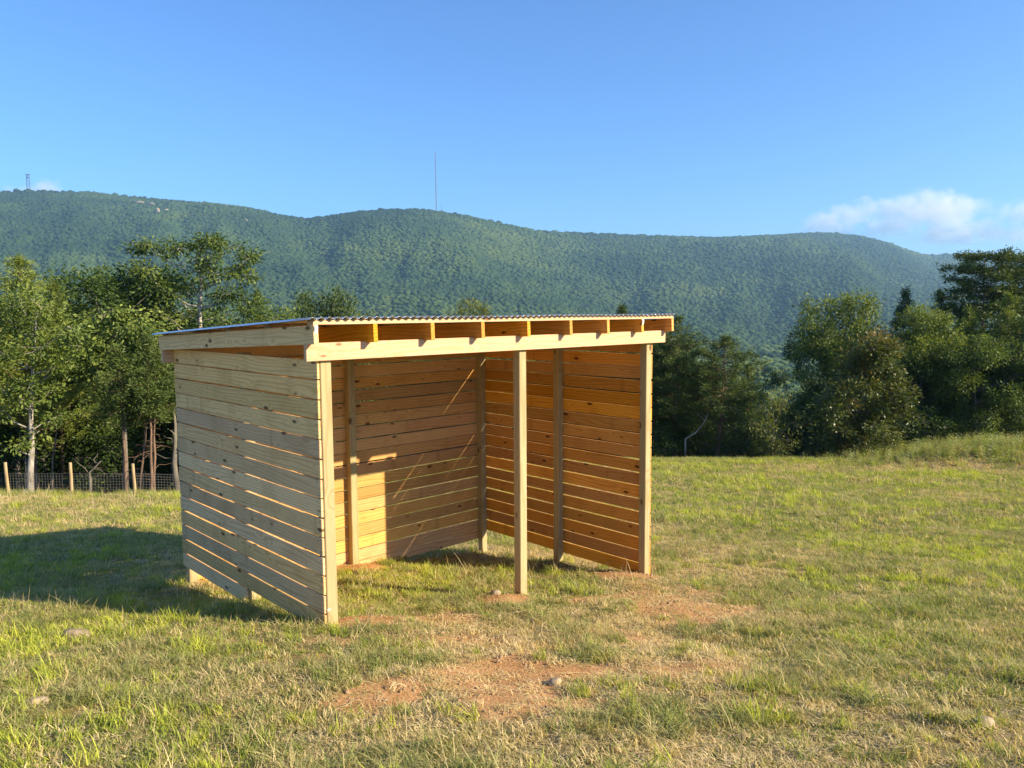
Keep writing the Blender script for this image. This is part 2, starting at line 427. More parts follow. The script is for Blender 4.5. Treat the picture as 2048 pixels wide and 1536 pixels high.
ground = tag(link('ground', me, M_ground), 'sloping meadow of patchy grass, straw and orange soil', kind='structure')

# ------------------------------------------------------------------ mountain
RX = np.array([-600, 0, 60, 200, 300, 400, 500, 560, 612, 660, 720, 770, 840, 880, 940, 1000, 1080, 1150, 1250, 1350, 1450, 1520, 1600, 1660, 1720, 1780, 1830, 1860, 1900, 1960, 2048, 2700.])
RY = np.array([392, 380, 378, 384, 395, 404, 415, 428, 437, 430, 421, 417, 416, 420, 430, 445, 461, 463, 468, 471, 474, 470, 465, 464, 470, 485, 502, 508, 505, 508, 513, 540.])
def sight(px, py):
    """bearing (x/y) and slope (z/y) of a far landmark, surveyed from the eye"""
    X0 = np.asarray(px, float) - 1024; Y0 = np.asarray(py, float) - 768
    c, s_ = math.cos(ROLL), math.sin(ROLL)
    xx = (c * X0 + s_ * Y0) / 1546.8; yy = -(-s_ * X0 + c * Y0) / 1546.8
    fy = math.cos(PITCH) + yy * math.sin(PITCH); fz = -math.sin(PITCH) + yy * math.cos(PITCH)
    return xx / fy, fz / fy
RA, RT = sight(RX, RY + 7)
def ridge(a):
    """a = x/y slope of the bearing -> height/y of the crest (trees excluded)"""
    t = np.interp(a, RA, RT)
    return t
def crest_y(a): return 2300 + 1500 * smooth(-.1, .75, a) + 120 * np.sin(a * 9)
aa = np.linspace(-1.05, 1.05, 330)
tt = np.concatenate([np.linspace(0, 1, 120), np.linspace(1.02, 1.35, 14)])
A, T = np.meshgrid(aa, tt)
def mountain(A, T):
    cyv = crest_y(A); y0 = 820.0
    yy = y0 + (cyv - y0) * T
    x = A * yy
    zc = ridge(A) * cyv
    prof = np.where(T <= 1, .42 * T ** 1.35 + .58 * smooth(.12, 1.08, T) / float(smooth(.12, 1.08, 1.0)), 1 - .5 * (T - 1))
    z0 = -50.0
    z = z0 + (zc - z0) * prof
    sp = fbm(A * 5.2 + .9 * T + 3, T * 1.5, 55, 3) - .5
    sp2 = fbm(A * 22 - 1.2 * T, T * 3.0, 61, 3) - .5
    env = np.clip(T * (1 - T) * 4, 0, 1)
    z = z + env * (sp * 165 + sp2 * 34)
    return x, yy, z
MX, MY, MZ = mountain(A, T)
n0, n1_ = A.shape
idx = np.arange(A.size).reshape(A.shape)
F = np.stack([idx[:-1, :-1], idx[:-1, 1:], idx[1:, 1:], idx[1:, :-1]], -1).reshape(-1, 4)
me = arr_mesh('mountain', np.stack([MX, MY, MZ + EYE], -1).reshape(-1, 3), F, 4, smooth_=True)
mountain_ob = tag(link('mountain', me, M_floor), 'long wooded mountain ridge across the valley', kind='structure')

# ------------------------------------------------------------------ geometry-node scatter (only for uncountable stuff)
def scatter(name, pts, rot, scl, idx_, tint, sources, label, kind='stuff'):
    me = bpy.data.meshes.new(name)
    n = len(pts)
    me.vertices.add(n); me.vertices.foreach_set('co', np.asarray(pts, np.float32).ravel())
    a = me.attributes.new('rot', 'FLOAT_VECTOR', 'POINT'); a.data.foreach_set('vector', np.asarray(rot, np.float32).ravel())
    a = me.attributes.new('scl', 'FLOAT_VECTOR', 'POINT'); a.data.foreach_set('vector', np.asarray(scl, np.float32).ravel())
    a = me.attributes.new('idx', 'INT', 'POINT'); a.data.foreach_set('value', np.asarray(idx_, np.int32))
    a = me.attributes.new('tint', 'FLOAT', 'POINT'); a.data.foreach_set('value', np.asarray(tint, np.float32))
    src = bpy.data.collections.new(name + '_source')
    for k, (sm_, mt) in enumerate(sources):
        if not sm_.materials: sm_.materials.append(mt)
        so = bpy.data.objects.new('%s_%02d' % (name + '_piece', k), sm_); src.objects.link(so)
        so.material_slots[0].link = 'OBJECT'; so.material_slots[0].material = mt
    ng = bpy.data.node_groups.new(name, 'GeometryNodeTree')
    ng.interface.new_socket('Geometry', in_out='INPUT', socket_type='NodeSocketGeometry')
    ng.interface.new_socket('Geometry', in_out='OUTPUT', socket_type='NodeSocketGeometry')
    gi = ng.nodes.new('NodeGroupInput'); go = ng.nodes.new('NodeGroupOutput')
    ci = ng.nodes.new('GeometryNodeCollectionInfo'); ci.inputs['Collection'].default_value = src
    ci.inputs['Separate Children'].default_value = True; ci.inputs['Reset Children'].default_value = True
    ip = ng.nodes.new('GeometryNodeInstanceOnPoints'); ip.inputs['Pick Instance'].default_value = True
    def attr(nm, dt):
        n_ = ng.nodes.new('GeometryNodeInputNamedAttribute'); n_.data_type = dt; n_.inputs['Name'].default_value = nm
        return n_.outputs['Attribute']
    ng.links.new(gi.outputs[0], ip.inputs['Points']); ng.links.new(ci.outputs[0], ip.inputs['Instance'])
    ng.links.new(attr('idx', 'INT'), ip.inputs['Instance Index'])
    e2r = ng.nodes.new('FunctionNodeEulerToRotation'); ng.links.new(attr('rot', 'FLOAT_VECTOR'), e2r.inputs[0])
    ng.links.new(e2r.outputs[0], ip.inputs['Rotation']); ng.links.new(attr('scl', 'FLOAT_VECTOR'), ip.inputs['Scale'])
    ng.links.new(ip.outputs[0], go.inputs[0])
    o = link(name, me)
    md = o.modifiers.new('scatter', 'NODES'); md.node_group = ng
    tag(o, label, kind=kind)
    return o

# ---- far canopy crowns
def ico(sub):
    import bmesh
    bm = bmesh.new(); bmesh.ops.create_icosphere(bm, subdivisions=sub, radius=1.0)
    V = np.array([v.co[:] for v in bm.verts]); Fc = np.array([[v.index for v in f.verts] for f in bm.faces]); bm.free()
    return V, Fc
IV, IF = ico(3)
def crown_blob(seed):
    rng = np.random.default_rng(seed)
    c = rng.normal(size=(16, 3)); c /= np.linalg.norm(c, axis=1)[:, None]; c[:, 2] = np.abs(c[:, 2]) * .9 - .15
    d = (IV @ c.T); b = np.exp((d - 1) * 11).max(1)
    r = .62 + .42 * b + rng.normal(size=len(IV)) * .045
    V = IV * r[:, None]
    V[:, 2] = V[:, 2] * .95 + .55
    return arr_mesh('canopy', V, IF, 3)
rng = np.random.default_rng(7)
n = 300000
a_ = rng.uniform(-.80, .80, n)
# uniform over area along T: y grows with T
t_ = rng.uniform(0, 1, n)
cyv = crest_y(a_); yv = np.sqrt(820.0 ** 2 + t_ * ((cyv * 1.03) ** 2 - 820.0 ** 2)); t_ = (yv - 820) / (cyv - 820)
keep = rng.uniform(0, 1, n) < np.clip((2600 / yv) ** 1.0, 0, 1)
a_, t_ = a_[keep], t_[keep]
mx, my, mz = mountain(a_, t_); n = len(mx)
size = 2.9 + 5.6 * rng.uniform(0, 1, n) ** 2.6 * np.clip(my / 2000, .85, 1.5)
tint = np.clip(.40 + (fbm(mx * .0035, my * .0035, 71, 4) - .5) * 1.5 + (fbm(mx * .02, my * .02, 73, 3) - .5) * .7 + rng.normal(0, .08, n), 0, 1)
size = size * np.where((t_ > .96) & (rng.uniform(0, 1, n) < .35), rng.uniform(1.0, 1.3, n), 1.0)
scl = np.stack([size, size, size * rng.uniform(.6, 1.2, n)], 1)
rot = np.zeros((n, 3)); rot[:, 2] = rng.uniform(0, 6.28, n)
scatter('mountain_forest', np.stack([mx, my, mz + EYE - 1.0], 1), rot, scl, rng.integers(0, 6, n), tint, [(crown_blob(100 + i), M_far) for i in range(6)], 'dense green forest canopy covering the far mountain')

# ------------------------------------------------------------------ tree builders
def norm(v): return v / np.maximum(np.linalg.norm(v, axis=-1, keepdims=True), 1e-9)
def leaves(name, P, Dr, Nn, ln, wd, tint):
    Dr = norm(Dr); S = norm(np.cross(Dr, Nn)); n = len(P)
    ln = np.asarray(ln)[:, None]; wd = np.asarray(wd)[:, None]
    V = np.stack([P, P + Dr * ln * .5 + S * wd * .5, P + Dr * ln, P + Dr * ln * .5 - S * wd * .5], 1).reshape(-1, 3)
    F = np.arange(4 * n).reshape(n, 4)
    return arr_mesh(name, V, F, 4, tint=tint)

def curve_pts(a, b, sag=0.0, n=5, rng=None, wob=0.0):
    a = np.asarray(a, float); b = np.asarray(b, float)
    t = np.linspace(0, 1, n)[:, None]
    p = a + (b - a) * t
    p[:, 2] += np.sin(t[:, 0] * math.pi) * sag
    if rng is not None and wob: p[1:-1] += rng.normal(0, wob, (n - 2, 3))
    return p

def broadleaf(rng, H, trunk, r0, clusters, leaf=.13, per=170, dense=1.0, flat=.6, twigs=True, tintmid=.45, droop=.2, tipred=0.0):
    """returns trunk mesh, crown mesh. trunk: list of points; clusters: (x,y,z,r)"""
    pm = PM(); trunk = np.asarray(trunk, float)
    k = len(trunk); rad = [r0 * (1 - .8 * (i / (k - 1)) ** .9) for i in range(k)]
    rad[0] *= 1.35
    pm.tube(trunk, rad, 8)
    P = []; Dr = []; Nn = []; T = []
    tz = trunk[:, 2]
    for (cx, cyy, cz, cr) in clusters:
        # limb leaves the trunk below the cluster
        hz = np.clip(cz - rng.uniform(.25, .6) * math.hypot(cx - trunk[-1][0], cyy - trunk[-1][1]) - .2, tz[0] + .25 * (tz[-1] - tz[0]), tz[-1])
        a = np.array([np.interp(hz, tz, trunk[:, 0]), np.interp(hz, tz, trunk[:, 1]), hz])
        fr = (hz - tz[0]) / max(tz[-1] - tz[0], .01)
        lr = max(.012, r0 * (1 - .8 * fr) * .5)
        path = curve_pts(a, (cx, cyy, cz), -.08 * np.linalg.norm(np.array([cx, cyy, cz]) - a), 5, rng, .05)
        pm.tube(path, np.linspace(lr, .010, 5), 5, cap=False)
        nt_ = max(4, int(9 * cr / .7))
        dirs = norm(rng.normal(size=(nt_, 3)) * np.array([1, 1, flat]) + np.array([0, 0, .15]))
        ends = np.array([cx, cyy, cz]) + dirs * cr * rng.uniform(.45, 1.0, (nt_, 1)) * np.array([1, 1, flat + .15])
        ct = tintmid + rng.normal(0, .12)
        for e, dd in zip(ends, dirs):
            if twigs: pm.tube([np.array([cx, cyy, cz]), (np.array([cx, cyy, cz]) + e) / 2 + rng.normal(0, .03, 3), e], [.009, .006, .003], 3, cap=False)
            nl = int(per * dense * cr / nt_ * rng.uniform(.7, 1.3) * 2.6)
            q = e + rng.normal(0, 1, (nl, 3)) * np.array([.19, .19, .13]) * (.6 + .6 * cr)
            P.append(q); dr = (q - e) * 1.6 + dd * .25 + rng.normal(0, .12, (nl, 3)); dr[:, 2] -= droop * .5
            Dr.append(dr)
            nn = np.tile(np.array([0, 0, 1.0]), (nl, 1)) + rng.normal(0, .55, (nl, 3)) + np.array(dd) * .4
            Nn.append(nn)
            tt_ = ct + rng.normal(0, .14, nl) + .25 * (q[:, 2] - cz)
            if tipred: tt_ = tt_ + tipred * np.clip((q[:, 2] / H - .55) * 2, 0, 1) * rng.uniform(0, 1.2, nl)
            T.append(tt_)
    P = np.concatenate(P); Dr = np.concatenate(Dr); Nn = np.concatenate(Nn); T = np.clip(np.concatenate(T), 0, 1)
    ln = leaf * rng.uniform(.7, 1.3, len(P))
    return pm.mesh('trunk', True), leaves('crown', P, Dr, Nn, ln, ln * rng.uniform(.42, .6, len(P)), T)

def auto_clusters(rng, n, H, base, rx, shape=1.0, top=1.0, cr=(.45, .85)):
    out = []
    if n > 30:                                   # a big crown is a handful of boughs with gaps between them
        nl = 11
        for j in range(nl):
            f = (j + rng.uniform(.1, .9)) / nl; an = j * 2.399 + rng.normal(0, .5)
            prof = math.sin(math.pi * (.14 + .80 * f)) ** shape
            rr = rx * prof * rng.uniform(.45, 1.15) * (.35 if j == nl - 1 else 1)
            c = np.array([math.cos(an) * rr, math.sin(an) * rr, base + (H * top - base) * (.06 + .90 * f)])
            lr = rng.uniform(.5, .95) * rx * .42
            for i in range(max(3, int(n / nl * rng.uniform(.7, 1.35)))):
                q = c + rng.normal(0, 1, 3) * np.array([lr, lr, lr * .45])
                out.append((q[0], q[1], min(q[2], H * top - .1), rng.uniform(cr[0] * .75, cr[1])))
        return out
    for i in range(n):
        f = (i + rng.uniform(0, 1)) / n
        z = base + (H * top - base) * f
        prof = math.sin(math.pi * (0.12 + .80 * f)) ** shape
        an = i * 2.399 + rng.normal(0, .4)
        rr = rx * prof * math.sqrt(rng.uniform(.15, 1.0))
        out.append((math.cos(an) * rr, math.sin(an) * rr, z - .15, rng.uniform(*cr)))
    return out

def wobble_trunk(rng, H, lean=(0, 0), n=7, w=.08):
    t = np.linspace(0, 1, n)
    p = np.stack([lean[0] * t + np.cumsum(rng.normal(0, w, n)) * t, lean[1] * t + np.cumsum(rng.normal(0, w, n)) * t, H * t], 1)
    p[0] = (0, 0, -.4)
    return p

def conifer(rng, H, r0, start, maxr, whorls=14, per_whorl=5, puffs=1.0, needle=.13, rise=.25, plate=.5, profile=None, lean=(0, 0), dead=0, tintmid=.45, zj=.012):
    pm = PM(); n = 8; t = np.linspace(0, 1, n)
    trunk = np.stack([lean[0] * t + np.cumsum(rng.normal(0, .03, n)), lean[1] * t + np.cumsum(rng.normal(0, .03, n)), H * t], 1); trunk[0] = (0, 0, -.4)
    pm.tube(trunk, [r0 * (1.25 if i == 0 else 1 - .93 * (i / (n - 1))) for i in range(n)], 7)
    P = []; Dr = []; T = []
    tz = trunk[:, 2]
    def on(z): return np.array([np.interp(z, tz, trunk[:, 0]), np.interp(z, tz, trunk[:, 1]), z])
    for w in range(whorls):
        f = (w + rng.uniform(-.25, .25)) / max(whorls - 1, 1); f = min(max(f, 0), 1)
        z = H * (start + (1 - start) * f * .97)
        pr = profile(f) if profile else (1 - f) ** .75 * .95 + .06
        bl = maxr * pr
        a0 = rng.uniform(0, 6.28)
        for b in range(per_whorl):
            an = a0 + b * 6.283 / per_whorl + rng.normal(0, .3)
            ll = bl * rng.uniform(.6, 1.12)
            dv = np.array([math.cos(an), math.sin(an), 0])
            a = on(min(z + rng.normal(0, zj) * H, H * .985)); e = a + dv * ll + np.array([0, 0, ll * rise * rng.uniform(.3, 1.5)])
            path = curve_pts(a, e, -.06 * ll, 5, rng, .02)
            pm.tube(path, np.linspace(max(.006, r0 * .28 * (1 - .7 * f)), .004, 5), 4, cap=False)
            npf = max(3, int(ll * 7.5 * puffs))
            for s in np.linspace(.28, 1.0, npf):
                side = rng.choice([-1, 1]) * rng.uniform(.1, .42) * ll * (1.1 - s) + rng.normal(0, .04)
                c = a + (e - a) * s + np.cross(dv, [0, 0, 1]) * side * plate * 1.6 + np.array([0, 0, rng.normal(.02, .05)])
                k = int(24 * rng.uniform(.7, 1.3))
                q = c + rng.normal(0, .075, (k, 3))
                d = rng.normal(0, 1, (k, 3)) * np.array([1, 1, .6]) + dv * .7 + np.array([0, 0, .35])
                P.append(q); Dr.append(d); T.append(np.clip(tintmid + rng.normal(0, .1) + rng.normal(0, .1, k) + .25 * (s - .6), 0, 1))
    for b in range(dead):
        z = H * rng.uniform(.12, start + .1); an = rng.uniform(0, 6.28); ll = rng.uniform(.4, 1.1) * maxr * .8
        a = on(z); e = a + np.array([math.cos(an) * ll, math.sin(an) * ll, rng.uniform(-.35, .25) * ll])
        pm.tube(curve_pts(a, e, .08, 4, rng, .05), [.012, .009, .006, .003], 3, cap=False)
    P = np.concatenate(P); Dr = np.concatenate(Dr); T = np.concatenate(T)
    ln = needle * rng.uniform(.7, 1.35, len(P))
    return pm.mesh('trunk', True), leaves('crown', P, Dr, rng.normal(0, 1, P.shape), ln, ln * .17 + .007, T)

def place(name, meshes, mats, x, y, label, rz=0.0, s=1.0, sz=None, sink=.05, group=None):
    root = empty(name, (x, y, gz(x, y) - sink), rz)
    sz = sz or s
    for nm, me_, mt in zip(('trunk', 'crown'), meshes, mats):
        if not me_.materials: me_.materials.append(mt)
        o = bpy.data.objects.new(nm, me_); col.objects.link(o); o.parent = root; o.scale = (s, s, sz)
        o.material_slots[0].link = 'OBJECT'; o.material_slots[0].material = mt
    tag(root, label, 'tree' if 'sapling' not in name and 'bush' not in name else ('sapling' if 'sapling' in name else 'bush'), group)
    return root

def pxx(px, y): return (px - 1024) / 1546.8 * y          # bearing of a tree, used to lay the wood out
def topz(py, y): return (627 - py) / 1546.8 * y          # height over the eye

# variants that stand in the wood
rng = np.random.default_rng(11)
BL = []
for k in range(5):
    H = 8.0
    BL.append(broadleaf(rng, H, wobble_trunk(rng, H * .86, (rng.normal(0, .3), rng.normal(0, .3))), .12, auto_clusters(rng, 54, H, 2.5, 2.4, .8, cr=(.6, 1.0)), leaf=.15, per=215, twigs=False))
CN = []
for k in range(4):
    CN.append(conifer(rng, 8.0, .11, .22 + .06 * k, 1.9, whorls=17, per_whorl=6, puffs=1.15, needle=.15, rise=.18))
PL = conifer(rng, 9.5, .14, .42, 2.2, whorls=15, per_whorl=6, puffs=2.0, zj=.026, needle=.15, rise=.12, plate=.9, profile=lambda f: .95 + .35 * math.sin(f * 9) * .5 - .55 * f ** 2)
BU = []
for k in range(3):
    H = 2.6
    BU.append(broadleaf(rng, H, wobble_trunk(rng, H * .8, n=5), .04, auto_clusters(rng, 18, H, .3, 1.1, .6, cr=(.35, .6)), leaf=.11, per=130))

def std(name, kind, k, px, y, top, label, mat=None, wide=1.0, rz=None, group=None):
    """a tree from the wood's own stock, scaled so that its top reaches the right height"""
    ms, H, bm_ = {'b': (BL, 8.0, M_bark), 'c': (CN, 8.0, M_rbark), 'u': (BU, 2.6, M_bark), 'p': ([PL], 9.5, M_rbark)}[kind]
    x = pxx(px, y); want = topz(top, y) + EYE - gz(x, y) + .1
    s = want / H
    ms_ = ms[k % len(ms)]
    default = {'b': M_oak, 'c': M_pine, 'u': M_oak, 'p': M_pine}[kind]
    return place(name, ms_, (bm_, mat or default), x, y, label, rz if rz is not None else (k * 1.7 + px), s * wide, s, group=group)

# --- the wood on the left, behind the wire fence
rng = np.random.default_rng(23)
ms = conifer(rng, 8.2, .10, .30, 2.0, whorls=18, per_whorl=6, puffs=1.2, needle=.14, rise=.45, tintmid=.6)
x, y = pxx(52, 24.5), 24.5; sH = (topz(512, y) + EYE - gz(x, y)) / 8.2
place('pine_tree', ms, (M_rbark, M_lime), x, y, 'bright yellow green pine at the far left edge, feathery top against the mountain', 0, sH)
std('pine_tree', 'c', 1, 112, 26.5, 560, 'yellow green pine just right of the feathery leftmost pine', M_lime, .8)
# pale-trunked oak in front of the wood
y = 21.6; x = pxx(40, y); b = gz(x, y)
def L_(px, py, yy=0): return (pxx(px, y) - x, yy, topz(py, y) + EYE - b)
trk = [(0, 0, -.3), L_(45, 940, .02), L_(50, 890, .05), L_(49, 830, .1), L_(54, 790, .1), L_(55, 750, .15), L_(62, 690, .2), L_(70, 620, .2)]
cl = [L_(15, 700, -.3) + (.6,), L_(60, 655, .3) + (.7,), L_(100, 690, -.4) + (.6,), L_(130, 650, .2) + (.55,), L_(30, 610, .4) + (.65,), L_(95, 610, -.2) + (.6,), L_(10, 640, .3) + (.6,), L_(75, 770, -.5) + (.42,), L_(20, 775, -.4) + (.45,), L_(95, 782, .1) + (.3,), L_(5, 815, -.2) + (.4,), L_(60, 790, -.6) + (.3,), L_(32, 885, -.3) + (.27,), L_(60, 862, .2) + (.16,), L_(90, 835, .3) + (.3,), L_(130, 720, 0) + (.5,), L_(150, 690, .3) + (.4,), L_(110, 735, -.3) + (.35,), L_(-30, 680, 0) + (.7,)]
ms = broadleaf(rng, 7, trk, .095, cl, leaf=.115, per=300, tintmid=.62, flat=.5)
place('oak_tree', ms, (M_pbark, M_oak), x, y, 'oak with a leaning pale whitish trunk rising just behind the wire fence', sink=0)
# tall oak with the open crown
y = 30.0; x = pxx(402, y); b = gz(x, y)
trk = [(0, 0, -.3), L_(398, 900), L_(404, 760, .1), L_(400, 660, .1), L_(402, 610, .1), L_(408, 560, .1), L_(400, 520, 0), L_(412, 490, 0)]
cl = [L_(*p) + (r,) for p, r in [((285, 495, .3), .42), ((318, 492, -.3), .42), ((345, 500, .2), .38), ((372, 500, -.4), .45), ((425, 480, .3), .42), ((400, 490, .5), .5), ((455, 490, -.3), .42), ((470, 497, .3), .32), ((497, 510, .2), .36), ((505, 520, -.2), .28), ((480, 535, .3), .35), ((470, 545, .1), .42), ((500, 552, 0), .3), ((430, 520, -.5), .6), ((400, 535, .5), .55), ((445, 550, -.4), .55), ((285, 540, .3), .45), ((270, 555, 0), .4), ((310, 545, -.5), .55), ((335, 560, .3), .55), ((290, 580, .4), .5), ((350, 585, -.5), .6), ((380, 570, .6), .5), ((320, 610, -.3), .6), ((430, 600, .5), .6), ((460, 590, -.4), .65), ((490, 605, .3), .65), ((515, 620, -.3), .7), ((540, 635, .2), .6), ((470, 640, -.6), .8), ((360, 640, -.4), .8), ((300, 650, .3), .8), ((520, 665, 0), .8), ((420, 665, .5), .9)]]
ms = broadleaf(rng, 9.5, trk, .15, cl, leaf=.13, per=270, tintmid=.55, flat=.5, droop=.5)
place('oak_tree', ms, (M_pbark, M_oak), x, y, 'tallest oak with an open ragged crown and pale trunk above the shelter roof', sink=0)
# broad pale green tree with drooping leaf tufts
y = 24.2; x = pxx(235, y); b = gz(x, y)
trk = [(0, 0, -.3), L_(240, 900), L_(238, 800, .1), L_(232, 720, .1), L_(235, 650), L_(238, 625)]
cl = [L_(*p) + (r,) for p, r in [((190, 640, .2), .45), ((225, 628, -.2), .5), ((262, 640, .2), .5), ((290, 655, -.3), .4), ((205, 670, .3), .5), ((245, 670, -.5), .6), ((280, 690, .2), .45), ((310, 672, 0), .35), ((170, 690, .2), .5), ((150, 720, -.3), .45), ((185, 735, -.2), .45), ((225, 715, -.4), .45), ((140, 680, .4), .5)]]
ms = broadleaf(rng, 7, trk, .09, cl, leaf=.15, per=270, tintmid=.68, flat=.42, droop=.7)
place('hickory_tree', ms, (M_bark, M_oak), x, y, 'pale green tree with tiered drooping leaf tufts left of the shelter roof', sink=0)
std('broadleaf_tree', 'b', 0, 205, 29, 565, 'dark rounded broadleaf tree between the pale green tree and the tallest oak', M_dark, 1.0)
std('broadleaf_tree', 'b', 1, 300, 32, 560, 'dark broadleaf tree directly under the left branches of the tallest oak', M_dark, .9)
std('broadleaf_tree', 'b', 2, 550, 33, 630, 'low green treetop just over the left end of the roof, right of the tallest oak', None, .55)
std('pine_tree', 'c', 2, 520, 34, 585, 'slim dark spire poking up right of the tallest oak', M_pine, .45)
std('broadleaf_tree', 'b', 3, 662, 36, 598, 'small dark treetop peeking over the roof corner nearest the camera', M_pine, .5)
std('broadleaf_tree', 'b', 4, 955, 38, 627, 'sliver of leafy treetop showing over the middle of the roof', M_yel, .6)
std('pine_tree', 'c', 3, 1245, 40, 618, 'pine tip showing just above the right part of the roof', None, .7)
# slim pines with bare reddish stems
for i, (px0, px1, yy, tp, dead_, lb) in enumerate([(237, 232, 22.3, 690, 12, 'slim pine with a straight bare stem, leftmost of the slim pines behind the fence'),
        (264, 284, 22.9, 660, 10, 'slim pine whose bare stem leans right, beside a fence post left of the shelter'),
        (285, 296, 22.5, 668, 9, 'slim bare-stemmed pine, left one of the close pair next to the shelter'),
        (293, 303, 22.7, 690, 9, 'slim bare-stemmed pine, right one of the close pair next to the shelter')]):
    x = pxx(px0, yy); H = topz(tp, yy) + EYE - gz(x, yy)
    ms = conifer(rng, H, .05, .52, 1.15, whorls=8, per_whorl=4, puffs=1.5, needle=.12, rise=.1, lean=(pxx(px1, yy) - x, .1), dead=dead_, tintmid=.55, profile=lambda f: .75 + .35 * math.sin(f * 5) - .6 * f ** 2)
    place('pine_sapling', ms, (M_rbark, M_pine), x, yy, lb)
# leafless and thin understory stems
def bare_stem(name, pts, r, label, mat=None, twigs=8, seed=0):
    rg = np.random.default_rng(seed); pm = PM(); pts = np.array(pts, float); k = len(pts)
    base = pts[0].copy()
    loc = pts - base; pm.tube(np.vstack([loc[0] - [0, 0, .3], loc[1:]]), [r * (1 - .75 * i / (k - 1)) for i in range(k)], 6)
    for j in range(twigs):
        f = rg.uniform(.3, 1.0) * (k - 1); i0 = min(int(f), k - 2); a = loc[i0] + (loc[i0 + 1] - loc[i0]) * (f - i0)
        e = a + rg.normal(0, 1, 3) * [.35, .2, .2] + [0, 0, .1]
        pm.tube(curve_pts(a, e, .06, 4, rg, .03), [r * .3, r * .22, r * .15, .003], 3, cap=False)
    o = link(name, pm.mesh('stem', True), mat or M_bark, loc=base)
    return tag(o, label, 'bare stem')
def W3(px, py, y): return (pxx(px, y), y, topz(py, y) + EYE)
y = 22.0
bare_stem('bare_sapling', [(pxx(163, y), y, gz(pxx(163, y), y)), W3(166, 960, y), W3(165, 945, y), W3(178, 934, y), W3(190, 922, y)], .05, 'crooked grey dead stem standing behind the wire fence between two posts', None, 5, 1)
y = 23.5
bare_stem('bare_sapling', [(pxx(85, y), y, gz(pxx(85, y), y)), W3(92, 920, y), W3(100, 880, y), W3(106, 850, y), W3(110, 810, y)], .03, 'thin grey leafless sapling behind the fence right of the pale oak trunk', None, 10, 2)
y = 24.0
bare_stem('bare_sapling', [(pxx(345, y), y, gz(pxx(345, y), y)), W3(338, 930, y), W3(341, 900, y), W3(344, 850, y), W3(342, 800, y)], .11, 'stout grey trunk seen behind the fence hard against the shelter corner', None, 6, 3)
y = 23.0
bare_stem('bare_sapling', [(pxx(32, y), y, gz(pxx(32, y), y)), W3(36, 950, y), W3(38, 900, y), W3(41, 860, y)], .025, 'thin dark leafless stem close beside the pale oak trunk', None, 8, 4)

# --- the wood on the right
rng = np.random.default_rng(37)
prof = lambda f: .45 + .65 * math.sin(math.pi * (f * .8 + .12)) - .55 * f ** 3
for px, yy, tp, st, mr, lb in [(1352, 35.5, 640, .30, 2.0, 'tall dark pine right beside the shelter roof end'),
                              (1438, 34.5, 678, .34, 1.9, 'dark pine with a bare lower trunk, second pine right of the shelter')]:
    x = pxx(px, yy); H = topz(tp, yy) + EYE - gz(x, yy)
    ms = conifer(rng, H, .11, st, mr, whorls=15, per_whorl=6, puffs=.9, needle=.14, rise=.2, profile=prof, dead=8, tintmid=.52, lean=(.15, 0))
    place('pine_tree', ms, (M_rbark, M_pine), x, yy, lb)
y = 34.0
bare_stem('bare_sapling', [(pxx(1375, y), y, gz(pxx(1375, y), y)), W3(1374, 885, y), W3(1395, 872, y), W3(1412, 850, y), W3(1420, 830, y)], .05, 'pale bent dead branch reaching up between the two pines right of the shelter', M_pbark, 3, 5)
std('broadleaf_bush', 'u', 0, 1550, 31.9, 800, 'small yellow topped bush at the field edge between the pines and the glossy tree', M_yel, .75)
std('pine_tree', 'c', 0, 1498, 38.0, 738, 'short pale green pine behind the yellow topped bush', None, .7)
std('broadleaf_tree', 'b', 3, 1615, 39.0, 800, 'dark broadleaf tree low behind the glossy reddish-tipped tree', M_dark, .7)
# glossy leaved tree with reddish shoots
y = 33.0; x = pxx(1735, y); b = gz(x, y)
trk = [(0, 0, -.3), L_(1735, 850), L_(1732, 800), L_(1735, 740), L_(1738, 700), L_(1735, 685)]
cl = []
for i in range(64):
    f = (i + .5) / 64; py = 690 + f * 215
    hw = 12 + 92 * math.sin(min(f * 1.25, 1.0) * math.pi * .55) if f < .75 else 95 - (f - .75) * 120
    cl.append(L_(1738 + rng.uniform(-1, 1) * hw, py, rng.normal(-.25, .7)) + (rng.uniform(.32, .5),))
ms = broadleaf(rng, topz(676, y) + EYE - b, trk, .10, cl, leaf=.14, per=300, tintmid=.34, flat=.8, droop=.1, tipred=.40)
place('glossy_tree', ms, (M_bark, M_mag), x, y, 'pyramid shaped glossy leaved tree with reddish brown shoots at the right field edge', sink=0)
std('broadleaf_tree', 'b', 0, 1690, 39.5, 612, 'rounded green broadleaf tree rising right behind the glossy reddish-tipped tree', M_lime, .78)
std('broadleaf_tree', 'b', 4, 1640, 42.0, 660, 'dark leafy tree at the left flank of the right hand wood', M_dark, .6)
std('pine_tree', 'c', 1, 1808, 46.0, 586, 'dark spiky pine top rising behind the rounded broadleaf tree', M_pine, .6)
std('pine_tree', 'c', 2, 1872, 45.0, 594, 'bright yellow green pine top left of the tall layered pine', M_lime, .55)
std('layered_pine', 'p', 0, 1972, 44.0, 524, 'tall layered pine with flat branches, highest tree on the right', M_pine, 1.0, rz=.4)
std('layered_pine', 'p', 0, 2055, 45.0, 528, 'layered pine cut by the right picture edge', M_pine, 1.0, rz=2.4)
std('broadleaf_tree', 'b', 1, 1850, 37.5, 640, 'large green broadleaf tree right of the glossy reddish-tipped tree', M_lime, .8)
std('pine_tree', 'c', 3, 1935, 38.5, 628, 'yellow green conifer in front of the tall layered pine', M_lime, .7)
std('pine_tree', 'c', 0, 2015, 38.0, 600, 'yellow green conifer by the right picture edge below the layered pines', M_lime, .8)
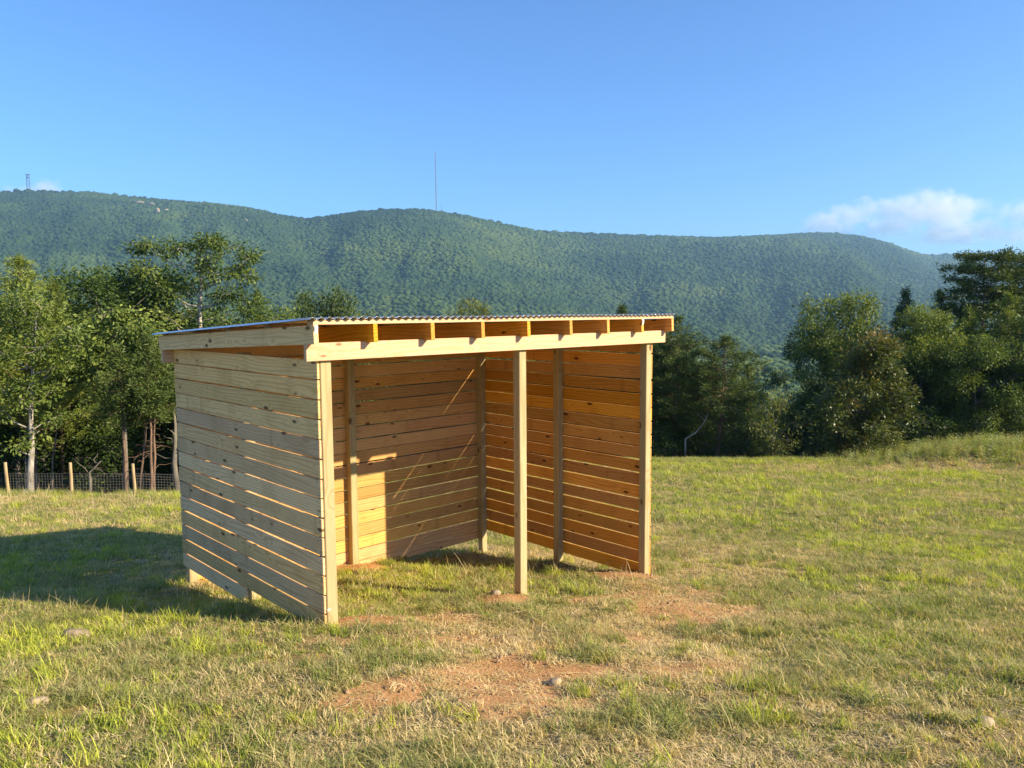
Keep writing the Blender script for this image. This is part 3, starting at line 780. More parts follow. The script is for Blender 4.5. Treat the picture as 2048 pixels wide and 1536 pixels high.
std('broadleaf_tree', 'b', 2, 1965, 35.5, 690, 'shaded broadleaf tree at the foot of the right hand wood', M_oak, .9)
std('broadleaf_tree', 'b', 3, 2080, 36.0, 650, 'shaded broadleaf tree leaning in from the right picture edge', M_dark, .9)
std('broadleaf_bush', 'u', 1, 1690, 35.5, 800, 'dark bush filling the gap left of the glossy reddish-tipped tree', M_dark, 1.3)
std('broadleaf_bush', 'u', 2, 1480, 36.5, 830, 'dark low bush under the second pine right of the shelter', M_dark, 1.3)
std('broadleaf_bush', 'u', 1, 1340, 36.5, 830, 'dark low bush in the shade beside the shelter corner post', M_dark, 1.3)

# --- the dim wood behind the front trees: reads as one mass
SRC = []
for k in range(5): SRC += [(BL[k][0], M_bark), (BL[k][1], M_dark if k < 4 else M_oak)]
for k in range(4): SRC += [(CN[k][0], M_rbark), (CN[k][1], M_pine)]
rng = np.random.default_rng(51)
pts = []; rots = []; scls = []; ids = []; tints = []
def add_tree(k, x, y, s, sz):
    z = gz(x, y) - .1; r = rng.uniform(0, 6.28)
    for q in (0, 1):
        pts.append((x, y, z)); rots.append((0, 0, r)); scls.append((s, s, sz)); ids.append(2 * k + q); tints.append(.4)
# left wood
cnt = 0
while cnt < 95:
    y = rng.uniform(25.5, 62); x = pxx(rng.uniform(-260, 640), y)
    cap = np.interp(1024 + x / y * 1546.8, [-260, 0, 140, 260, 400, 520, 640], [570, 600, 620, 640, 640, 660, 680])
    H = topz(cap + rng.uniform(5, 80), y) + EYE - gz(x, y)
    if H < 3: continue
    s = H / 8.0; k_ = rng.integers(0, 9); add_tree(k_ if k_ != 4 else 1, x, y, min(s, 1.3), s); cnt += 1
# right wood
cnt = 0
while cnt < 70:
    y = rng.uniform(36.5, 75); px_ = rng.uniform(1640, 2130); x = pxx(px_, y)
    cap = np.interp(px_, [1600, 1660, 1700, 1850, 1950, 2350], [820, 780, 720, 710, 690, 680])
    H = topz(cap + rng.uniform(5, 80), y) + EYE - gz(x, y)
    if H < 3: continue
    s = H / 8.0; add_tree(rng.integers(0, 9), x, y, min(s, 1.3), s); cnt += 1
# behind the shelter and the opening to the valley
cnt = 0
while cnt < 75:
    y = rng.uniform(36.0, 85); px_ = rng.uniform(640, 1650); x = pxx(px_, y)
    cap = np.interp(px_, [640, 1300, 1400, 1460, 1600, 1650], [655, 655, 760, 850, 850, 780])
    H = topz(cap + rng.uniform(5, 70), y) + EYE - gz(x, y)
    if H < 2.5: continue
    s = H / 8.0; add_tree(rng.integers(0, 9), x, y, min(s, 1.2), s); cnt += 1
scatter('wood_interior', pts, rots, scls, ids, tints, SRC, 'dim mass of trees deep in the wood around the field')

# undergrowth in the shade at the wood's edge
US = []
for k in range(3): US += [(BU[k][0], M_bark), (BU[k][1], M_dark)]
pts = []; rots = []; scls = []; ids = []; tints = []
for i in range(95):
    if i < 22: y = rng.uniform(25, 32); px_ = rng.uniform(-150, 420)
    else: y = rng.uniform(34.5, 44); px_ = rng.uniform(1250, 2100)
    x = pxx(px_, y); k = rng.integers(0, 3); s = rng.uniform(.4, 1.0); z = gz(x, y); r = rng.uniform(0, 6.28)
    for q in (0, 1): pts.append((x, y, z)); rots.append((0, 0, r)); scls.append((s * 1.3, s * 1.3, s)); ids.append(2 * k + q); tints.append(.4)
scatter('undergrowth', pts, rots, scls, ids, tints, US, 'dark leafy undergrowth at the edge of the wood')

# --- valley forest seen through the opening
M_val = mat_leaf('valley_leaves', [(0, (.026, .052, .018)), (.5, (.060, .100, .028)), (1, (.13, .175, .042))], trans=.15, attr='INSTANCER', gloss=.1)
VS = [(BL[k][1], M_val) for k in range(5)] + [(CN[k][1], M_val) for k in range(2)] + [(crown_blob(130 + i), M_val) for i in range(6)]
n = 24000
yv = np.sqrt(rng.uniform(85.0 ** 2, 1000.0 ** 2, n)); av = rng.uniform(-.75, .75, n); xv = av * yv
pxv = 1024 + av * 1546.8
keep = (((pxv > 1150) & (pxv < 1800)) | (rng.uniform(0, 1, n) < .4))
xv, yv = xv[keep], yv[keep]; n = len(xv)
sz = rng.uniform(1.0, 1.9, n); s3 = np.stack([sz * rng.uniform(1.0, 1.6, n), sz * rng.uniform(1.0, 1.6, n), sz], 1)
rt = np.zeros((n, 3)); rt[:, 2] = rng.uniform(0, 6.28, n)
tv = np.clip(.42 + (fbm(xv * .012, yv * .012, 91, 3) - .5) * 1.9 + rng.normal(0, .2, n), 0, 1)
scatter('valley_forest', np.stack([xv, yv, height(xv, yv) + EYE + np.where(yv > 260, 1.0, -1.5)], 1), rt, np.where((yv > 260)[:, None], s3 * 2.1 * rng.uniform(.7, 1.3, (n, 1)), s3), np.where(yv > 260, 7 + rng.integers(0, 6, n), rng.integers(0, 7, n)), tv, VS, 'green forest filling the valley below the mountain')

# ------------------------------------------------------------------ the shelter
SH = empty('run_in_shelter', (FL[0], FL[1], EYE), YAW)
tag(SH, 'open fronted wooden plank shelter with corrugated metal roof standing in the meadow', 'shelter')
def bev_box(lx, ly, lz, b=.003):
    import bmesh
    bm = bmesh.new(); bmesh.ops.create_cube(bm, size=1.0)
    bmesh.ops.scale(bm, vec=(lx, ly, lz), verts=bm.verts)
    bmesh.ops.bevel(bm, geom=bm.edges[:], offset=b, segments=1, affect='EDGES')
    me = bpy.data.meshes.new('board'); bm.to_mesh(me); bm.free(); return me
def piece(name, p0, p1, t, h, mat, roll=0.0, bev=.003, jitter=None):
    """a straight timber from p0 to p1 (axis through the middle), t wide across, h tall"""
    p0 = Vector(p0); p1 = Vector(p1); d = p1 - p0; ln = d.length
    X_ = d.normalized(); up = Vector((0, 0, 1)) if abs(X_.z) < .9 else Vector((0, 1, 0))
    Y_ = up.cross(X_).normalized(); Z_ = X_.cross(Y_)
    me = bev_box(ln, t, h, bev)
    if jitter is not None:                      # sawn boards are never quite straight
        for v in me.vertices:
            v.co.z += jitter[0] * (v.co.x / ln) + (jitter[1] if v.co.z > 0 else jitter[2])
    o = link(name, me, mat, SH)
    o.matrix_local = Matrix.LocRotScale((p0 + p1) / 2, Matrix((X_, Y_, Z_)).transposed().to_quaternion(), None)
    return o
rb = random.Random(4)
T_ = .019
def jit(): return (rb.uniform(-.005, .005), rb.uniform(-.002, .003), rb.uniform(-.003, .002))
PITCHB = .149
# left wall: outer face at u = 0
for i in range(14):
    z = -.4866 + PITCHB * (.5 - i)
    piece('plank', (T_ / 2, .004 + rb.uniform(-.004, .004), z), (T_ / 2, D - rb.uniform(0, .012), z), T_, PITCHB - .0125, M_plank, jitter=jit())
z = -.4866 - PITCHB * 13.5
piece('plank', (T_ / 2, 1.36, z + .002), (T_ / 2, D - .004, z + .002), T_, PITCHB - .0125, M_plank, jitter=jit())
# screw heads where the left planks meet their posts
pm = PM()
for i in range(14):
    zc = -.4866 + PITCHB * (.5 - i)
    for vv in (.045, D / 2 - .08, D - T_ - .047):
        for dz in (-.042, .040):
            c_ = Vector((-.0012, vv + rb.uniform(-.016, .016), zc + dz + rb.uniform(-.008, .008))); b0 = len(pm.v)
            for k in range(6): pm.v.append(c_ + Vector((0, .0055 * math.cos(k * 1.0472), .0055 * math.sin(k * 1.0472))))
            pm.f.append(tuple(b0 + k for k in range(6))[::-1])
o = link('screw_heads', pm.mesh('screw_heads'), M_steel, SH); o['kind'] = 'stuff'
# right wall: outer face at u = W
for i in range(18):
    z = -.4642 + PITCHB * (.5 - i)
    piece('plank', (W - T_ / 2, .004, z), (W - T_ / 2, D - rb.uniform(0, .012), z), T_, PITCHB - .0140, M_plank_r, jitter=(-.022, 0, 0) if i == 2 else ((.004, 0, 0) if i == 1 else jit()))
# back wall
BG = [-.475, -.61, -.762, -.905, -1.056, -1.206, -1.349, -1.506, -1.651, -1.799, -1.951, -2.103, -2.242, -2.395, -2.547, -2.694, -2.847, -2.994]
for i in range(18):
    hi = BG[i] - .006; lo = (BG[i + 1] if i < 17 else -3.12) + .006
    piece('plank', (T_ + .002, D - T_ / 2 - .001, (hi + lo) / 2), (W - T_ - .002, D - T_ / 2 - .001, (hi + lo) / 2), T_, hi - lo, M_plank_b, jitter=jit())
# posts
def post(u, v, ztop, s=.09, s2=None):
    x, y = wxy(u, v); zb = float(height(x, y)) - .25
    return piece('post', (u, v, zb), (u, v, ztop), s, s2 or s, M_post, bev=.006)
post(T_ + .05, .046, -.23, .092, .10)
post(2.06 + .045, .046, -.23, .09)
post(W - T_ - .0455, .046, -.23, .09)
post(T_ + .0455, D / 2 - .08, -.335, .09)
post(T_ + .0455, D - T_ - .047, -.36, .09)
post(W - T_ - .0455, D / 2 - .07, -.335, .09)
post(W - T_ - .0455, D - T_ - .047, -.36, .09)
post(1.975, D - T_ - .047, -.36, .09)
# headers
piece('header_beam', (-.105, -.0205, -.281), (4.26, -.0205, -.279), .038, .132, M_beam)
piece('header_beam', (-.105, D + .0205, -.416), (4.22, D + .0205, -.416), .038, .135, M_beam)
# rafters, slightly falling to the back
RU = [-.079, .421, .963, 1.499, 2.045, 2.607, 3.156, 3.714, 4.25]
V0, V1, ZT0, ZT1 = -.14, 2.97, -.080, -.218
rafters = []
for u in RU:
    rafters.append(piece('rafter', (u, V0, ZT0 - .07), (u, V1, ZT1 - .07), .038, .138, M_plank if u < 0 else M_plank_r, bev=.002))  # inner rafters take the wood with bounced light in its colour
def roofz(v): return ZT0 + (ZT1 - ZT0) * (v - V0) / (V1 - V0)
for v in (-.092, .66, 1.4, 2.15, 2.92):
    ph = .033 - .0065 * (v + .092)
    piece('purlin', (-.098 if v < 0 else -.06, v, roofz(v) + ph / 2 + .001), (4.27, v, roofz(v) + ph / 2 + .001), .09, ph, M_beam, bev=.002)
# corrugated sheet
us = np.arange(-.155, 4.30, .0112); vs = np.linspace(-.175, 3.03, 12)
UU, VV = np.meshgrid(us, vs)
ZZ = roofz(VV) + .0345 - .0065 * (VV + .092) + .0085 + .0085 * np.sin(UU / .0672 * 2 * math.pi) + .002 * np.sin(UU * 3.1 + VV)
ix = np.arange(UU.size).reshape(UU.shape)
F = np.stack([ix[:-1, :-1], ix[:-1, 1:], ix[1:, 1:], ix[1:, :-1]], -1).reshape(-1, 4)
rm = arr_mesh('roof_sheet', np.stack([UU, VV, ZZ], -1).reshape(-1, 3), F, 4, smooth_=True)
ro = link('roof_sheet', rm, M_metal, SH)
so = ro.modifiers.new('thickness', 'SOLIDIFY'); so.thickness = .0012; so.offset = 1
# lumber tags stapled to timber ends
for rf, (u, z, h) in zip((rafters[0], rafters[7], None), ((-.079, -.12, .07), (3.714, -.12, .075), (.035, -2.245, .022))):
    pm = PM(); w_ = .013
    for k in range(4):
        z0 = z + h / 2 - h * k / 4; z1 = z0 - h / 4
        a0 = .002 + .006 * math.sin(k * 1.3); a1 = .002 + .006 * math.sin((k + 1) * 1.3)
        vv = V0 if rf is not None else 0.0
        b0 = len(pm.v)
        for zz, aa_ in ((z0, a0), (z1, a1)):
            for s_ in (-1, 1):
                pm.v.append(Vector((u + s_ * w_, vv - aa_ - .001, zz))); pm.v.append(Vector((u + s_ * w_, vv - aa_ - .0018, zz)))
        pm.f += [(b0 + 1, b0 + 3, b0 + 7, b0 + 5), (b0, b0 + 4, b0 + 6, b0 + 2), (b0, b0 + 1, b0 + 5, b0 + 4), (b0 + 2, b0 + 6, b0 + 7, b0 + 3)]
    o = link('lumber_tag', pm.mesh('lumber_tag'), M_tag, SH)

# ------------------------------------------------------------------ wire fence
FN = empty('wire_fence', (-12, 20.6, gz(-12, 20.6)))
tag(FN, 'low wire mesh fence with wooden posts running along the wood on the left', 'fence')
fo = Vector((-12, 20.6, gz(-12, 20.6)))
fpts = [(-19.0, 20.3), (-16.5, 20.35), (-15.2, 20.4), (-13.56, 20.5), (-11.88, 20.55), (-10.3, 20.8), (-8.6, 21.4), (-6.9, 22.1)]
rf_ = random.Random(9)
for (x, y) in fpts:
    z = gz(x, y); pm = PM(); hgt = .92 + rf_.uniform(-.03, .03); lx, ly = rf_.uniform(-.03, .03), rf_.uniform(-.02, .02)
    pm.tube([(0, 0, -.35), (lx * .3, 0, .3), (lx * .7, ly, .6), (lx, ly, hgt)], [.043, .041, .040, .038], 9)
    o = link('post', pm.mesh('post'), M_fpost, FN); o.location = Vector((x, y - .06, z)) - fo
for (x0, y0), (x1, y1) in zip(fpts[:-1], fpts[1:]):
    pm = PM(); ln = math.hypot(x1 - x0, y1 - y0); nv = int(ln / .075)
    def fp(t, h):
        x, y = x0 + (x1 - x0) * t, y0 + (y1 - y0) * t
        zl = gz(x0, y0) + (gz(x1, y1) - gz(x0, y0)) * t
        return Vector((x, y, zl + h)) - fo
    for i in range(9):
        h = .02 + i * .075
        pm.tube([fp(0, h), fp(.5, h - .006), fp(1, h)], [.0028] * 3, 3, cap=False)
    for i in range(nv):
        pm.tube([fp((i + .5) / nv, .0), fp((i + .5) / nv, .62)], [.0026] * 2, 3, cap=False)
    o = link('wire_mesh', pm.mesh('wire_mesh'), M_wire, FN); o['kind'] = 'stuff'

# ------------------------------------------------------------------ stones in the grass
def stone(name, x, y, dims, rz, label, seed, boxy=.0, sink=.3):
    rg = np.random.default_rng(seed); V, Fc = ico(3)
    if boxy: V = np.sign(V) * np.abs(V) ** (1 - boxy)
    dd = rg.normal(size=(8, 3)); dd /= np.linalg.norm(dd, axis=1)[:, None]
    for q in dd:
        h = V @ q; lim = rg.uniform(.72, .95); V = V - np.clip(h - lim, 0, None)[:, None] * q * .9
    V = V * (1 + rg.normal(0, .012, (len(V), 1))) * np.array(dims) / 2
    me = arr_mesh(name, V, Fc, 3, smooth_=False)
    o = link(name, me, M_stone, loc=(x, y, gz(x, y) + dims[2] * (.5 - sink)), rot=(0, .06, rz))
    return tag(o, label, 'stone')
stone('stone', -3.17, 5.42, (.21, .12, .11), .15, 'brick shaped tan stone in the grass left of the shelter', 1, .45, .2)
stone('stone', -2.49, 3.85, (.13, .10, .06), .7, 'small flat whitish stone low in the grass at the left', 2, .1)
stone('stone', 2.29, 3.60, (.12, .08, .07), .3, 'small rounded tan stone in the grass at lower right', 3, .1)
stone('stone', wxy(.75, .55)[0], wxy(.75, .55)[1], (.10, .07, .06), .9, 'small pale clod on the ground just inside the shelter by the nearest post', 4, .1)
stone('stone', wxy(.55, .25)[0], wxy(.55, .25)[1], (.08, .06, .05), .2, 'smaller pale clod beside the nearest post, inside the front of the shelter', 5, .1)
stone('stone', wxy(1.85, .12)[0], wxy(1.85, .12)[1], (.10, .09, .07), .5, 'orange clay clod heaped left of the middle post', 6, .1)
stone('stone', .24, 4.32, (.10, .07, .05), 1.1, 'pinkish stone chip lying on the bare orange soil in front', 7, .2)

# ------------------------------------------------------------------ grass
def blade_strip(V, F, base, dirn, h, w, bend, rg):
    side = np.array([-dirn[1], dirn[0], 0.0])
    b = len(V); k = 3
    for i in range(k):
        t = i / k
        c = base + np.array([dirn[0], dirn[1], 0]) * bend * t * t + np.array([0, 0, h * (t - .25 * bend / max(h, .01) * t * t)])
        ww = w * (1 - .55 * t)
        V.append(c - side * ww / 2); V.append(c + side * ww / 2)
    t = 1.0
    V.append(base + np.array([dirn[0], dirn[1], 0]) * bend + np.array([0, 0, h * (1 - .25 * bend / max(h, .01))]))
    for i in range(k - 1): F.append((b + 2 * i, b + 2 * i + 1, b + 2 * i + 3, b + 2 * i + 2))
    F.append((b + 2 * k - 2, b + 2 * k - 1, b + 2 * k))
def tuft(seed, nb, h, spread, w, bend):
    rg = np.random.default_rng(seed); V = []; F = []
    for i in range(nb):
        an = rg.uniform(0, 6.28); d = np.array([math.cos(an), math.sin(an)])
        rr = spread * math.sqrt(rg.uniform(0, 1)); b0 = rg.uniform(0, 6.28)
        base = np.array([math.cos(b0) * rr, math.sin(b0) * rr, -.01])
        hh = h * rg.uniform(.45, 1.2)
        blade_strip(V, F, base, d, hh, w * rg.uniform(.7, 1.3), hh * bend * rg.uniform(.3, 1.3), rg)
    me = bpy.data.meshes.new('tuft'); me.from_pydata([tuple(v) for v in V], [], F); me.update(); return me
TU = [tuft(200 + i, 16, .055, .05, .0060, .8) for i in range(3)] + [tuft(210 + i, 30, .105, .06, .0060, .75) for i in range(3)] \
   + [tuft(220 + i, 16, .026, .08, .0066, 3.0) for i in range(3)] + [tuft(230 + i, 30, .10, .07, .0056, 1.4) for i in range(3)]
# 0-2 short turf, 3-5 lush clumps, 6-8 matted straw lying flat, 9-11 lank grey-green clumps
TU += [tuft(240 + i, 3, .24, .05, .0042, .55) for i in range(3)]     # 12-14 single dry stalks
TSRC = [(t, M_grass) for t in TU]
rng = np.random.default_rng(77)
G = dict(p=[], r=[], s=[], i=[], t=[])
def put(x, y, kind, s, tint, tilt=.16):
    n = len(x)
    if n == 0: return
    G['p'].append(np.stack([x, y, height(x, y) + EYE - .004], 1))
    G['r'].append(np.stack([rng.normal(0, tilt, n), rng.normal(0, tilt, n), rng.uniform(0, 6.28, n)], 1))
    G['s'].append(np.stack([s, s, s * rng.uniform(.8, 1.25, n)], 1)); G['i'].append(kind); G['t'].append(np.clip(tint, 0, 1))
def spots(n, y0, y1):
    y = np.sqrt(rng.uniform(y0 ** 2, y1 ** 2, n)); x = rng.uniform(-1, 1, n) * (y * .70 + 1.0)
    k = litter_mask(x, y) < .5
    return x[k], y[k]
def bareness(x, y):
    b = smooth(.32, .66, soil_mask(x, y) + (fbm(x * 5, y * 5, 13, 3) - .5) * .6) * (1 - .85 * smooth(10, 15, y))
    for mx, my, r, h in MOUNDS[:3]:
        b = np.maximum(b, 1.35 * smooth(.30, .55, np.exp(-((x - mx) ** 2 + (y - my) ** 2) / (r * r)) + (fbm(x * 6, y * 6, 15, 2) - .5) * .35))
    return b
def stalks(y0, y1, n, smul):
    x, y = spots(n, y0, y1); k = fbm(x * 1.1 + 3, y * 1.1, 27, 3) > .45; x, y = x[k], y[k]
    put(x, y, 12 + rng.integers(0, 3, len(x)), smul * rng.uniform(.5, 1.2, len(x)), np.clip(rng.normal(.15, .15, len(x)), 0, .6), .3)
stalks(2.2, 7, 1500, .8); stalks(7, 14, 2600, 1.0); stalks(14, 32, 5000, 1.5)
def sow(y0, y1, smul, n_straw, n_turf, n_lush, n_lank):
    x, y = spots(n_straw, y0, y1); b = bareness(x, y); k = rng.uniform(0, 1, len(x)) > b * .72; x, y = x[k], y[k]
    put(x, y, 6 + rng.integers(0, 3, len(x)), smul * rng.uniform(.6, 1.2, len(x)), rng.normal(.12, .14, len(x)) + .24 * turf_mask(x, y), .1)
    x, y = spots(n_turf, y0, y1); b = bareness(x, y); t = turf_mask(x, y); k = (rng.uniform(0, 1, len(x)) > b * .78) & (rng.uniform(0, 1, len(x)) < .45 + .55 * t); x, y, t, b = x[k], y[k], t[k], b[k]
    hue = fbm(x * .8, y * .6, 29, 3)
    tint = .20 + .46 * t + (hue - .5) * .9 + rng.normal(0, .12, len(x)); dry = rng.uniform(0, 1, len(x)) < .22; tint = np.where(dry, rng.uniform(0, .3, len(x)), tint)
    put(x, y, rng.integers(0, 3, len(x)), smul * rng.uniform(.65, 1.3, len(x)) * (1 - .3 * b), tint)
    x, y = spots(n_lush, y0, y1); c = fbm(x * 2.2, y * 2.2, 19, 3); t = turf_mask(x, y); b = bareness(x, y)
    k = (rng.uniform(0, 1, len(x)) < smooth(.50, .68, c) * (.45 + .55 * t)) & (b < .5); x, y, t = x[k], y[k], t[k]
    put(x, y, 3 + rng.integers(0, 3, len(x)), smul * rng.uniform(.55, 1.15, len(x)), .70 + .15 * t + rng.normal(0, .13, len(x)), .2)
    x, y = spots(n_lank, y0, y1); c = fbm(x * 1.9 + 7, y * 1.9, 23, 3); b = bareness(x, y)
    k = (rng.uniform(0, 1, len(x)) < smooth(.46, .64, c)) & (b < .75); x, y = x[k], y[k]
    put(x, y, 9 + rng.integers(0, 3, len(x)), smul * rng.uniform(.6, 1.25, len(x)), rng.normal(.42, .10, len(x)), .25)
sow(2.2, 7.0, .95, 42000, 24000, 4200, 7500)
sow(7.0, 13.0, 1.05, 40000, 28000, 5500, 6000)
sow(13.0, 22.0, 1.5, 30000, 30000, 6500, 3000)
sow(22.0, 33.5, 2.1, 26000, 34000, 7000, 2000)
scatter('meadow_grass', np.concatenate(G['p']), np.concatenate(G['r']), np.concatenate(G['s']), np.concatenate(G['i']), np.concatenate(G['t']), TSRC, 'patchy green and straw coloured grass covering the meadow')
# crumbs of clay and small pebbles on the bare soil
PV, PF = ico(1)
PS = []
for k in range(5):
    rg = np.random.default_rng(400 + k); PS.append((arr_mesh('crumb', PV * (1 + rg.normal(0, .22, (len(PV), 1))) * [1, .8, .6], PF, 3), M_clay))
n = 26000
y = np.sqrt(rng.uniform(2.4 ** 2, 8.5 ** 2, n)); x = rng.uniform(-1, 1, n) * (y * .68 + .5)
k = (rng.uniform(0, 1, n) < bareness(x, y)); x, y = x[k], y[k]; n = len(x)
sc_ = .004 + .011 * rng.uniform(0, 1, n) ** 4 + .014 * (rng.uniform(0, 1, n) > .985)
scatter('clay_crumbs', np.stack([x, y, height(x, y) + EYE], 1), rng.uniform(0, 6.28, (n, 3)), np.stack([sc_] * 3, 1), rng.integers(0, 5, n), rng.uniform(0, 1, n), PS, 'crumbs of clay and small pebbles on the bare orange soil')

# weeds on the bank and long grass along the field edge
def weed(seed, h):
    rg = np.random.default_rng(seed); V = []; F = []
    for st in range(3):
        an = rg.uniform(0, 6.28); ln = np.array([math.cos(an), math.sin(an), 0]) * h * .3 * rg.uniform(.2, 1)
        for j in range(9):
            t = (j + 1) / 9; c = ln * t + np.array([0, 0, h * t]); a2 = j * 2.4 + rg.uniform(0, 1); d = np.array([math.cos(a2), math.sin(a2), rg.uniform(-.2, .5)]); d /= np.linalg.norm(d)
            s_ = np.cross(d, [0, 0, 1]); l_ = .14 * (1.2 - .6 * t); b = len(V)
            V += [c, c + d * l_ * .5 + s_ * l_ * .2, c + d * l_, c + d * l_ * .5 - s_ * l_ * .2]; F.append((b, b + 1, b + 2, b + 3))
        b = len(V); V += [np.array([-.006, 0, 0]), np.array([.006, 0, 0]), ln + [0, 0, h]]; F.append((b, b + 1, b + 2))
    me = bpy.data.meshes.new('weed'); me.from_pydata([tuple(v) for v in V], [], F); me.update(); return me
WS = [(weed(300 + i, .6), M_weed) for i in range(4)] + [(tuft(320 + i, 26, .42, .10, .008, .55), M_weed) for i in range(4)]
n = 5200
y = rng.uniform(26.5, 34, n); x = rng.uniform(10.5, 26, n)
kp = rng.uniform(0, 1, n) < smooth(11, 16, x) * smooth(26.3, 28.6, y)
x, y = x[kp], y[kp]
n2 = 2600
y2 = 31.3 + rng.normal(0, .6, n2); x2 = rng.uniform(3.5, 13, n2)
n3 = 1100
x3 = rng.uniform(-15.5, -6.5, n3); y3 = np.interp(x3, [p[0] for p in fpts], [p[1] for p in fpts]) + rng.normal(-.1, .22, n3)
kp = fbm(x3 * .8, y3 * 0, 5, 2) > .42; x3, y3 = x3[kp], y3[kp]
X_ = np.concatenate([x, x2, x3]); Y_ = np.concatenate([y, y2, y3]); n = len(X_)
isw = np.concatenate([np.ones(len(x)), np.zeros(len(x2)), np.zeros(len(x3))]) > .5
kind = np.where(isw & (rng.uniform(0, 1, n) < .6), rng.integers(0, 4, n), 4 + rng.integers(0, 4, n))
s = rng.uniform(.5, 1.15, n) * np.where(isw, .72, .55)
scatter('tall_weeds', np.stack([X_, Y_, height(X_, Y_) + EYE - .02], 1), np.stack([rng.normal(0, .1, n), rng.normal(0, .1, n), rng.uniform(0, 6.28, n)], 1), np.stack([s, s, s], 1), kind, np.clip(rng.normal(.5, .28, n), 0, 1), WS, 'tall weeds and seeding grass along the far edge of the field')

# ------------------------------------------------------------------ masts and cliffs on the ridge
def crest_at(px, py_base, back=0.0):
    a, t = sight(px, py_base); y = float(crest_y(np.array(a))) * (1 + back)
    return float(a) * y, y, float(t) * y + EYE
x, y, z = crest_at(872.5, 424)
hm = (424 - 308) / 1546.8 * y
pm = PM(); rw = 1.1
legs = [Vector((rw * math.cos(a), rw * math.sin(a), 0)) for a in (0, 2.094, 4.189)]
for l in legs: pm.tube([l, l + Vector((-.8, 0, hm))], [.65, .55], 4)
for k in range(36):
    z0 = hm * k / 36; z1 = hm * (k + 1) / 36
    for i in range(3): pm.tube([legs[i] + Vector((-.8 * k / 36, 0, z0)), legs[(i + 1) % 3] + Vector((-.8 * (k + 1) / 36, 0, z1))], [.18, .18], 3, cap=False)
tag(link('radio_mast', pm.mesh('radio_mast'), M_steel, loc=(x, y, z)), 'very tall thin radio mast on the middle summit of the ridge', 'mast')
x, y, z = crest_at(882.5, 424)
pm = PM(); h2 = (424 - 407) / 1546.8 * y; pm.tube([(0, 0, 0), (0, 0, h2 * .7), (0, 0, h2)], [.5, .4, .25], 5); pm.tube([(-1, 0, h2 * .8), (1, 0, h2 * .8)], [.2, .2], 4)
tag(link('radio_mast', pm.mesh('radio_mast'), M_steel, loc=(x, y, z)), 'short antenna pole just right of the very tall mast', 'mast')
x, y, z = crest_at(57.5, 385)
ht = (385 - 351) / 1546.8 * y
pm = PM(); q = 5.0
for sx in (-1, 1):
    for sy in (-1, 1): pm.tube([(sx * q, sy * 1.5, 0), (sx * q * .72, sy * 1.0, ht)], [.75, .55], 4)
for k in range(7):
    z0, z1 = ht * k / 7, ht * (k + 1) / 7; w0, w1 = q * (1 - .28 * k / 7), q * (1 - .28 * (k + 1) / 7)
    pm.tube([(-w0, -1.5, z0), (w1, -1.4, z1)], [.3, .3], 3, cap=False); pm.tube([(w0, -1.5, z0), (-w1, -1.4, z1)], [.3, .3], 3, cap=False)
pm.box((-q * 1.25, -2, ht - .5), (q * 1.25, 2, ht + 1.6)); pm.box((-q, -1.6, ht * .82), (q, 1.6, ht * .86))
tag(link('lattice_tower', pm.mesh('lattice_tower'), M_steel, loc=(x, y, z)), 'lattice tower with a wide head at the left end of the ridge', 'tower')

# ------------------------------------------------------------------ haze: the air of the valley
allz = [float(Zg.min()), float(MZ.min()) + EYE]
hz0 = min(allz) - 1.0
hz1 = float(MZ.max()) + EYE + 170.0
pm = PM(); pm.box((-6200, -700, hz0), (6200, 7200, hz1))
m, nt, out = new_mat('valley_air')
pv = N(nt, 'ShaderNodeVolumePrincipled'); pv.inputs['Color'].default_value = (.42, .70, 1.0, 1); pv.inputs['Density'].default_value = HAZE; pv.inputs['Anisotropy'].default_value = .25
nt.links.new(pv.outputs[0], out.inputs['Volume'])
hz = tag(link('haze', pm.mesh('haze'), m), 'thin blue summer haze filling the valley air', kind='stuff')

# ------------------------------------------------------------------ pale cliffs on the slope
def slope_point(px, py):
    a0, t0 = sight(px, py); t = np.linspace(.2, 1, 4000)
    x, y, z = mountain(np.full(4000, float(a0)), t)
    k = int(np.argmin(np.abs(z / y - float(t0)))); return x[k], y[k], z[k] + EYE
for i, (px, py, w_, h_, lb) in enumerate([(282, 410, 26, 9, 'pale cliff ledge high on the left slope, upper left of the cluster'), (306, 414, 22, 10, 'pale cliff ledge high on the left slope, upper right of the cluster'),
        (318, 429, 14, 17, 'tall pale cliff patch lowest in the cluster on the left slope'), (336, 427, 12, 10, 'pale cliff patch at the right end of the cluster on the left slope'), (495, 446, 12, 8, 'single small pale rock patch on the slope above the tallest oak')]):
    x, y, z = slope_point(px, py); rg = np.random.default_rng(500 + i)
    V, Fc = ico(3); d = rg.normal(size=(10, 3)); d /= np.linalg.norm(d, axis=1)[:, None]
    for q in d: V = V - np.clip(V @ q - rg.uniform(.45, .8), 0, None)[:, None] * q
    V = V * (1 + rg.normal(0, .06, (len(V), 1))) * np.array([w_ * .55, 5.0, h_ * .55])
    tag(link('rock_outcrop', arr_mesh('rock_outcrop', V, Fc, 3), M_cliff, loc=(x, y - 9, z + 6)), lb, 'cliff', 'cliffs on the mountain')

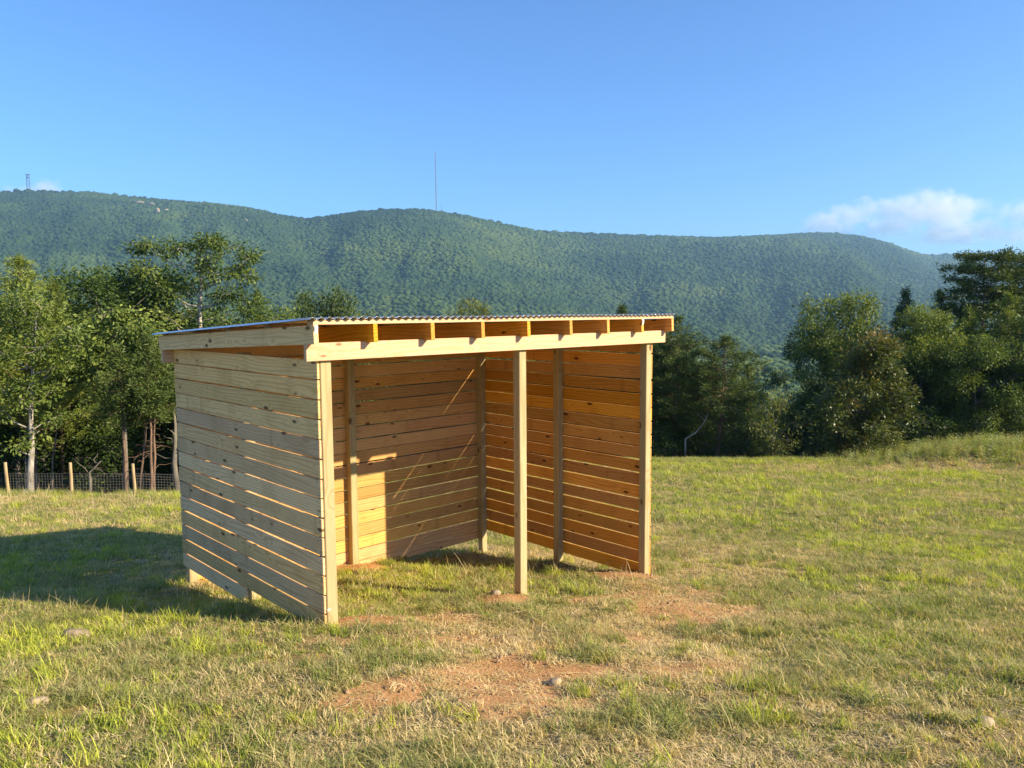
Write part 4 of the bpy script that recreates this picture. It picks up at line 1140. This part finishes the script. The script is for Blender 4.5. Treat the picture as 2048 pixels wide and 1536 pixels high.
# ------------------------------------------------------------------ clouds beyond the haze
m, nt, out = new_mat('cloud_vapour'); L = nt.links.new
tc = N(nt, 'ShaderNodeTexCoord'); g_ = N(nt, 'ShaderNodeNewGeometry')
ln_ = N(nt, 'ShaderNodeVectorMath', operation='LENGTH'); L(tc.outputs['Object'], ln_.inputs[0])
ns = N(nt, 'ShaderNodeTexNoise', in_Scale=.0042, in_Detail=7.0, in_Roughness=.64); L(g_.outputs['Position'], ns.inputs['Vector'])
d_ = math_(nt, 'SUBTRACT', 1.0, ln_.outputs['Value'])
d_ = math_(nt, 'ADD', d_, math_(nt, 'MULTIPLY', math_(nt, 'SUBTRACT', ns.outputs['Fac'], .56), 2.6))
mr = N(nt, 'ShaderNodeMapRange', interpolation_type='SMOOTHSTEP'); L(d_, mr.inputs[0]); mr.inputs[1].default_value = .0; mr.inputs[2].default_value = .8
edge = N(nt, 'ShaderNodeMapRange', interpolation_type='SMOOTHSTEP'); L(ln_.outputs['Value'], edge.inputs[0]); edge.inputs[1].default_value = 1.0; edge.inputs[2].default_value = .7
vs = N(nt, 'ShaderNodeVolumeScatter'); vs.inputs['Color'].default_value = (1, 1, 1, 1); vs.inputs['Anisotropy'].default_value = .0
L(math_(nt, 'MULTIPLY', math_(nt, 'MULTIPLY', mr.outputs[0], edge.outputs[0]), .0024), vs.inputs['Density'])
L(vs.outputs[0], out.inputs['Volume']); M_cloud = m
CV, CF = ico(2)
cloud_me = arr_mesh('puff', CV * 1.03, CF, 3)
CYD = 13000.0
def cloud(name, label, puffs):
    a0, t0 = sight(puffs[0][0], puffs[0][1]); root = empty(name, (float(a0) * CYD, CYD, float(t0) * CYD + EYE))
    tag(root, label, kind='stuff')
    for px, py, rx, rz in puffs:
        o = link('puff', cloud_me, M_cloud, root)
        a0, t0 = sight(px, py); o.location = Vector((float(a0) * CYD, CYD + rng.uniform(-250, 250), float(t0) * CYD + EYE)) - root.location
        o.scale = (rx / 1546.8 * CYD, max(rx, rz) / 1546.8 * CYD * .8, rz / 1546.8 * CYD)
cloud('cloud', 'soft white cumulus cloud bank low over the right end of the ridge',
      [(1860, 400, 75, 36), (1790, 415, 80, 34), (1925, 415, 90, 38), (1700, 432, 75, 30), (1640, 445, 60, 26), (1730, 398, 28, 14), (1890, 455, 60, 32), (1965, 455, 75, 34), (2060, 430, 90, 45), (1850, 432, 90, 34), (1660, 462, 80, 26), (1775, 455, 90, 30), (1920, 470, 110, 26), (2040, 470, 90, 28), (1700, 480, 90, 20)])
cloud('cloud', 'small white cloud peeking over the left end of the ridge', [(104, 384, 46, 30), (75, 388, 40, 24), (38, 388, 50, 24)])
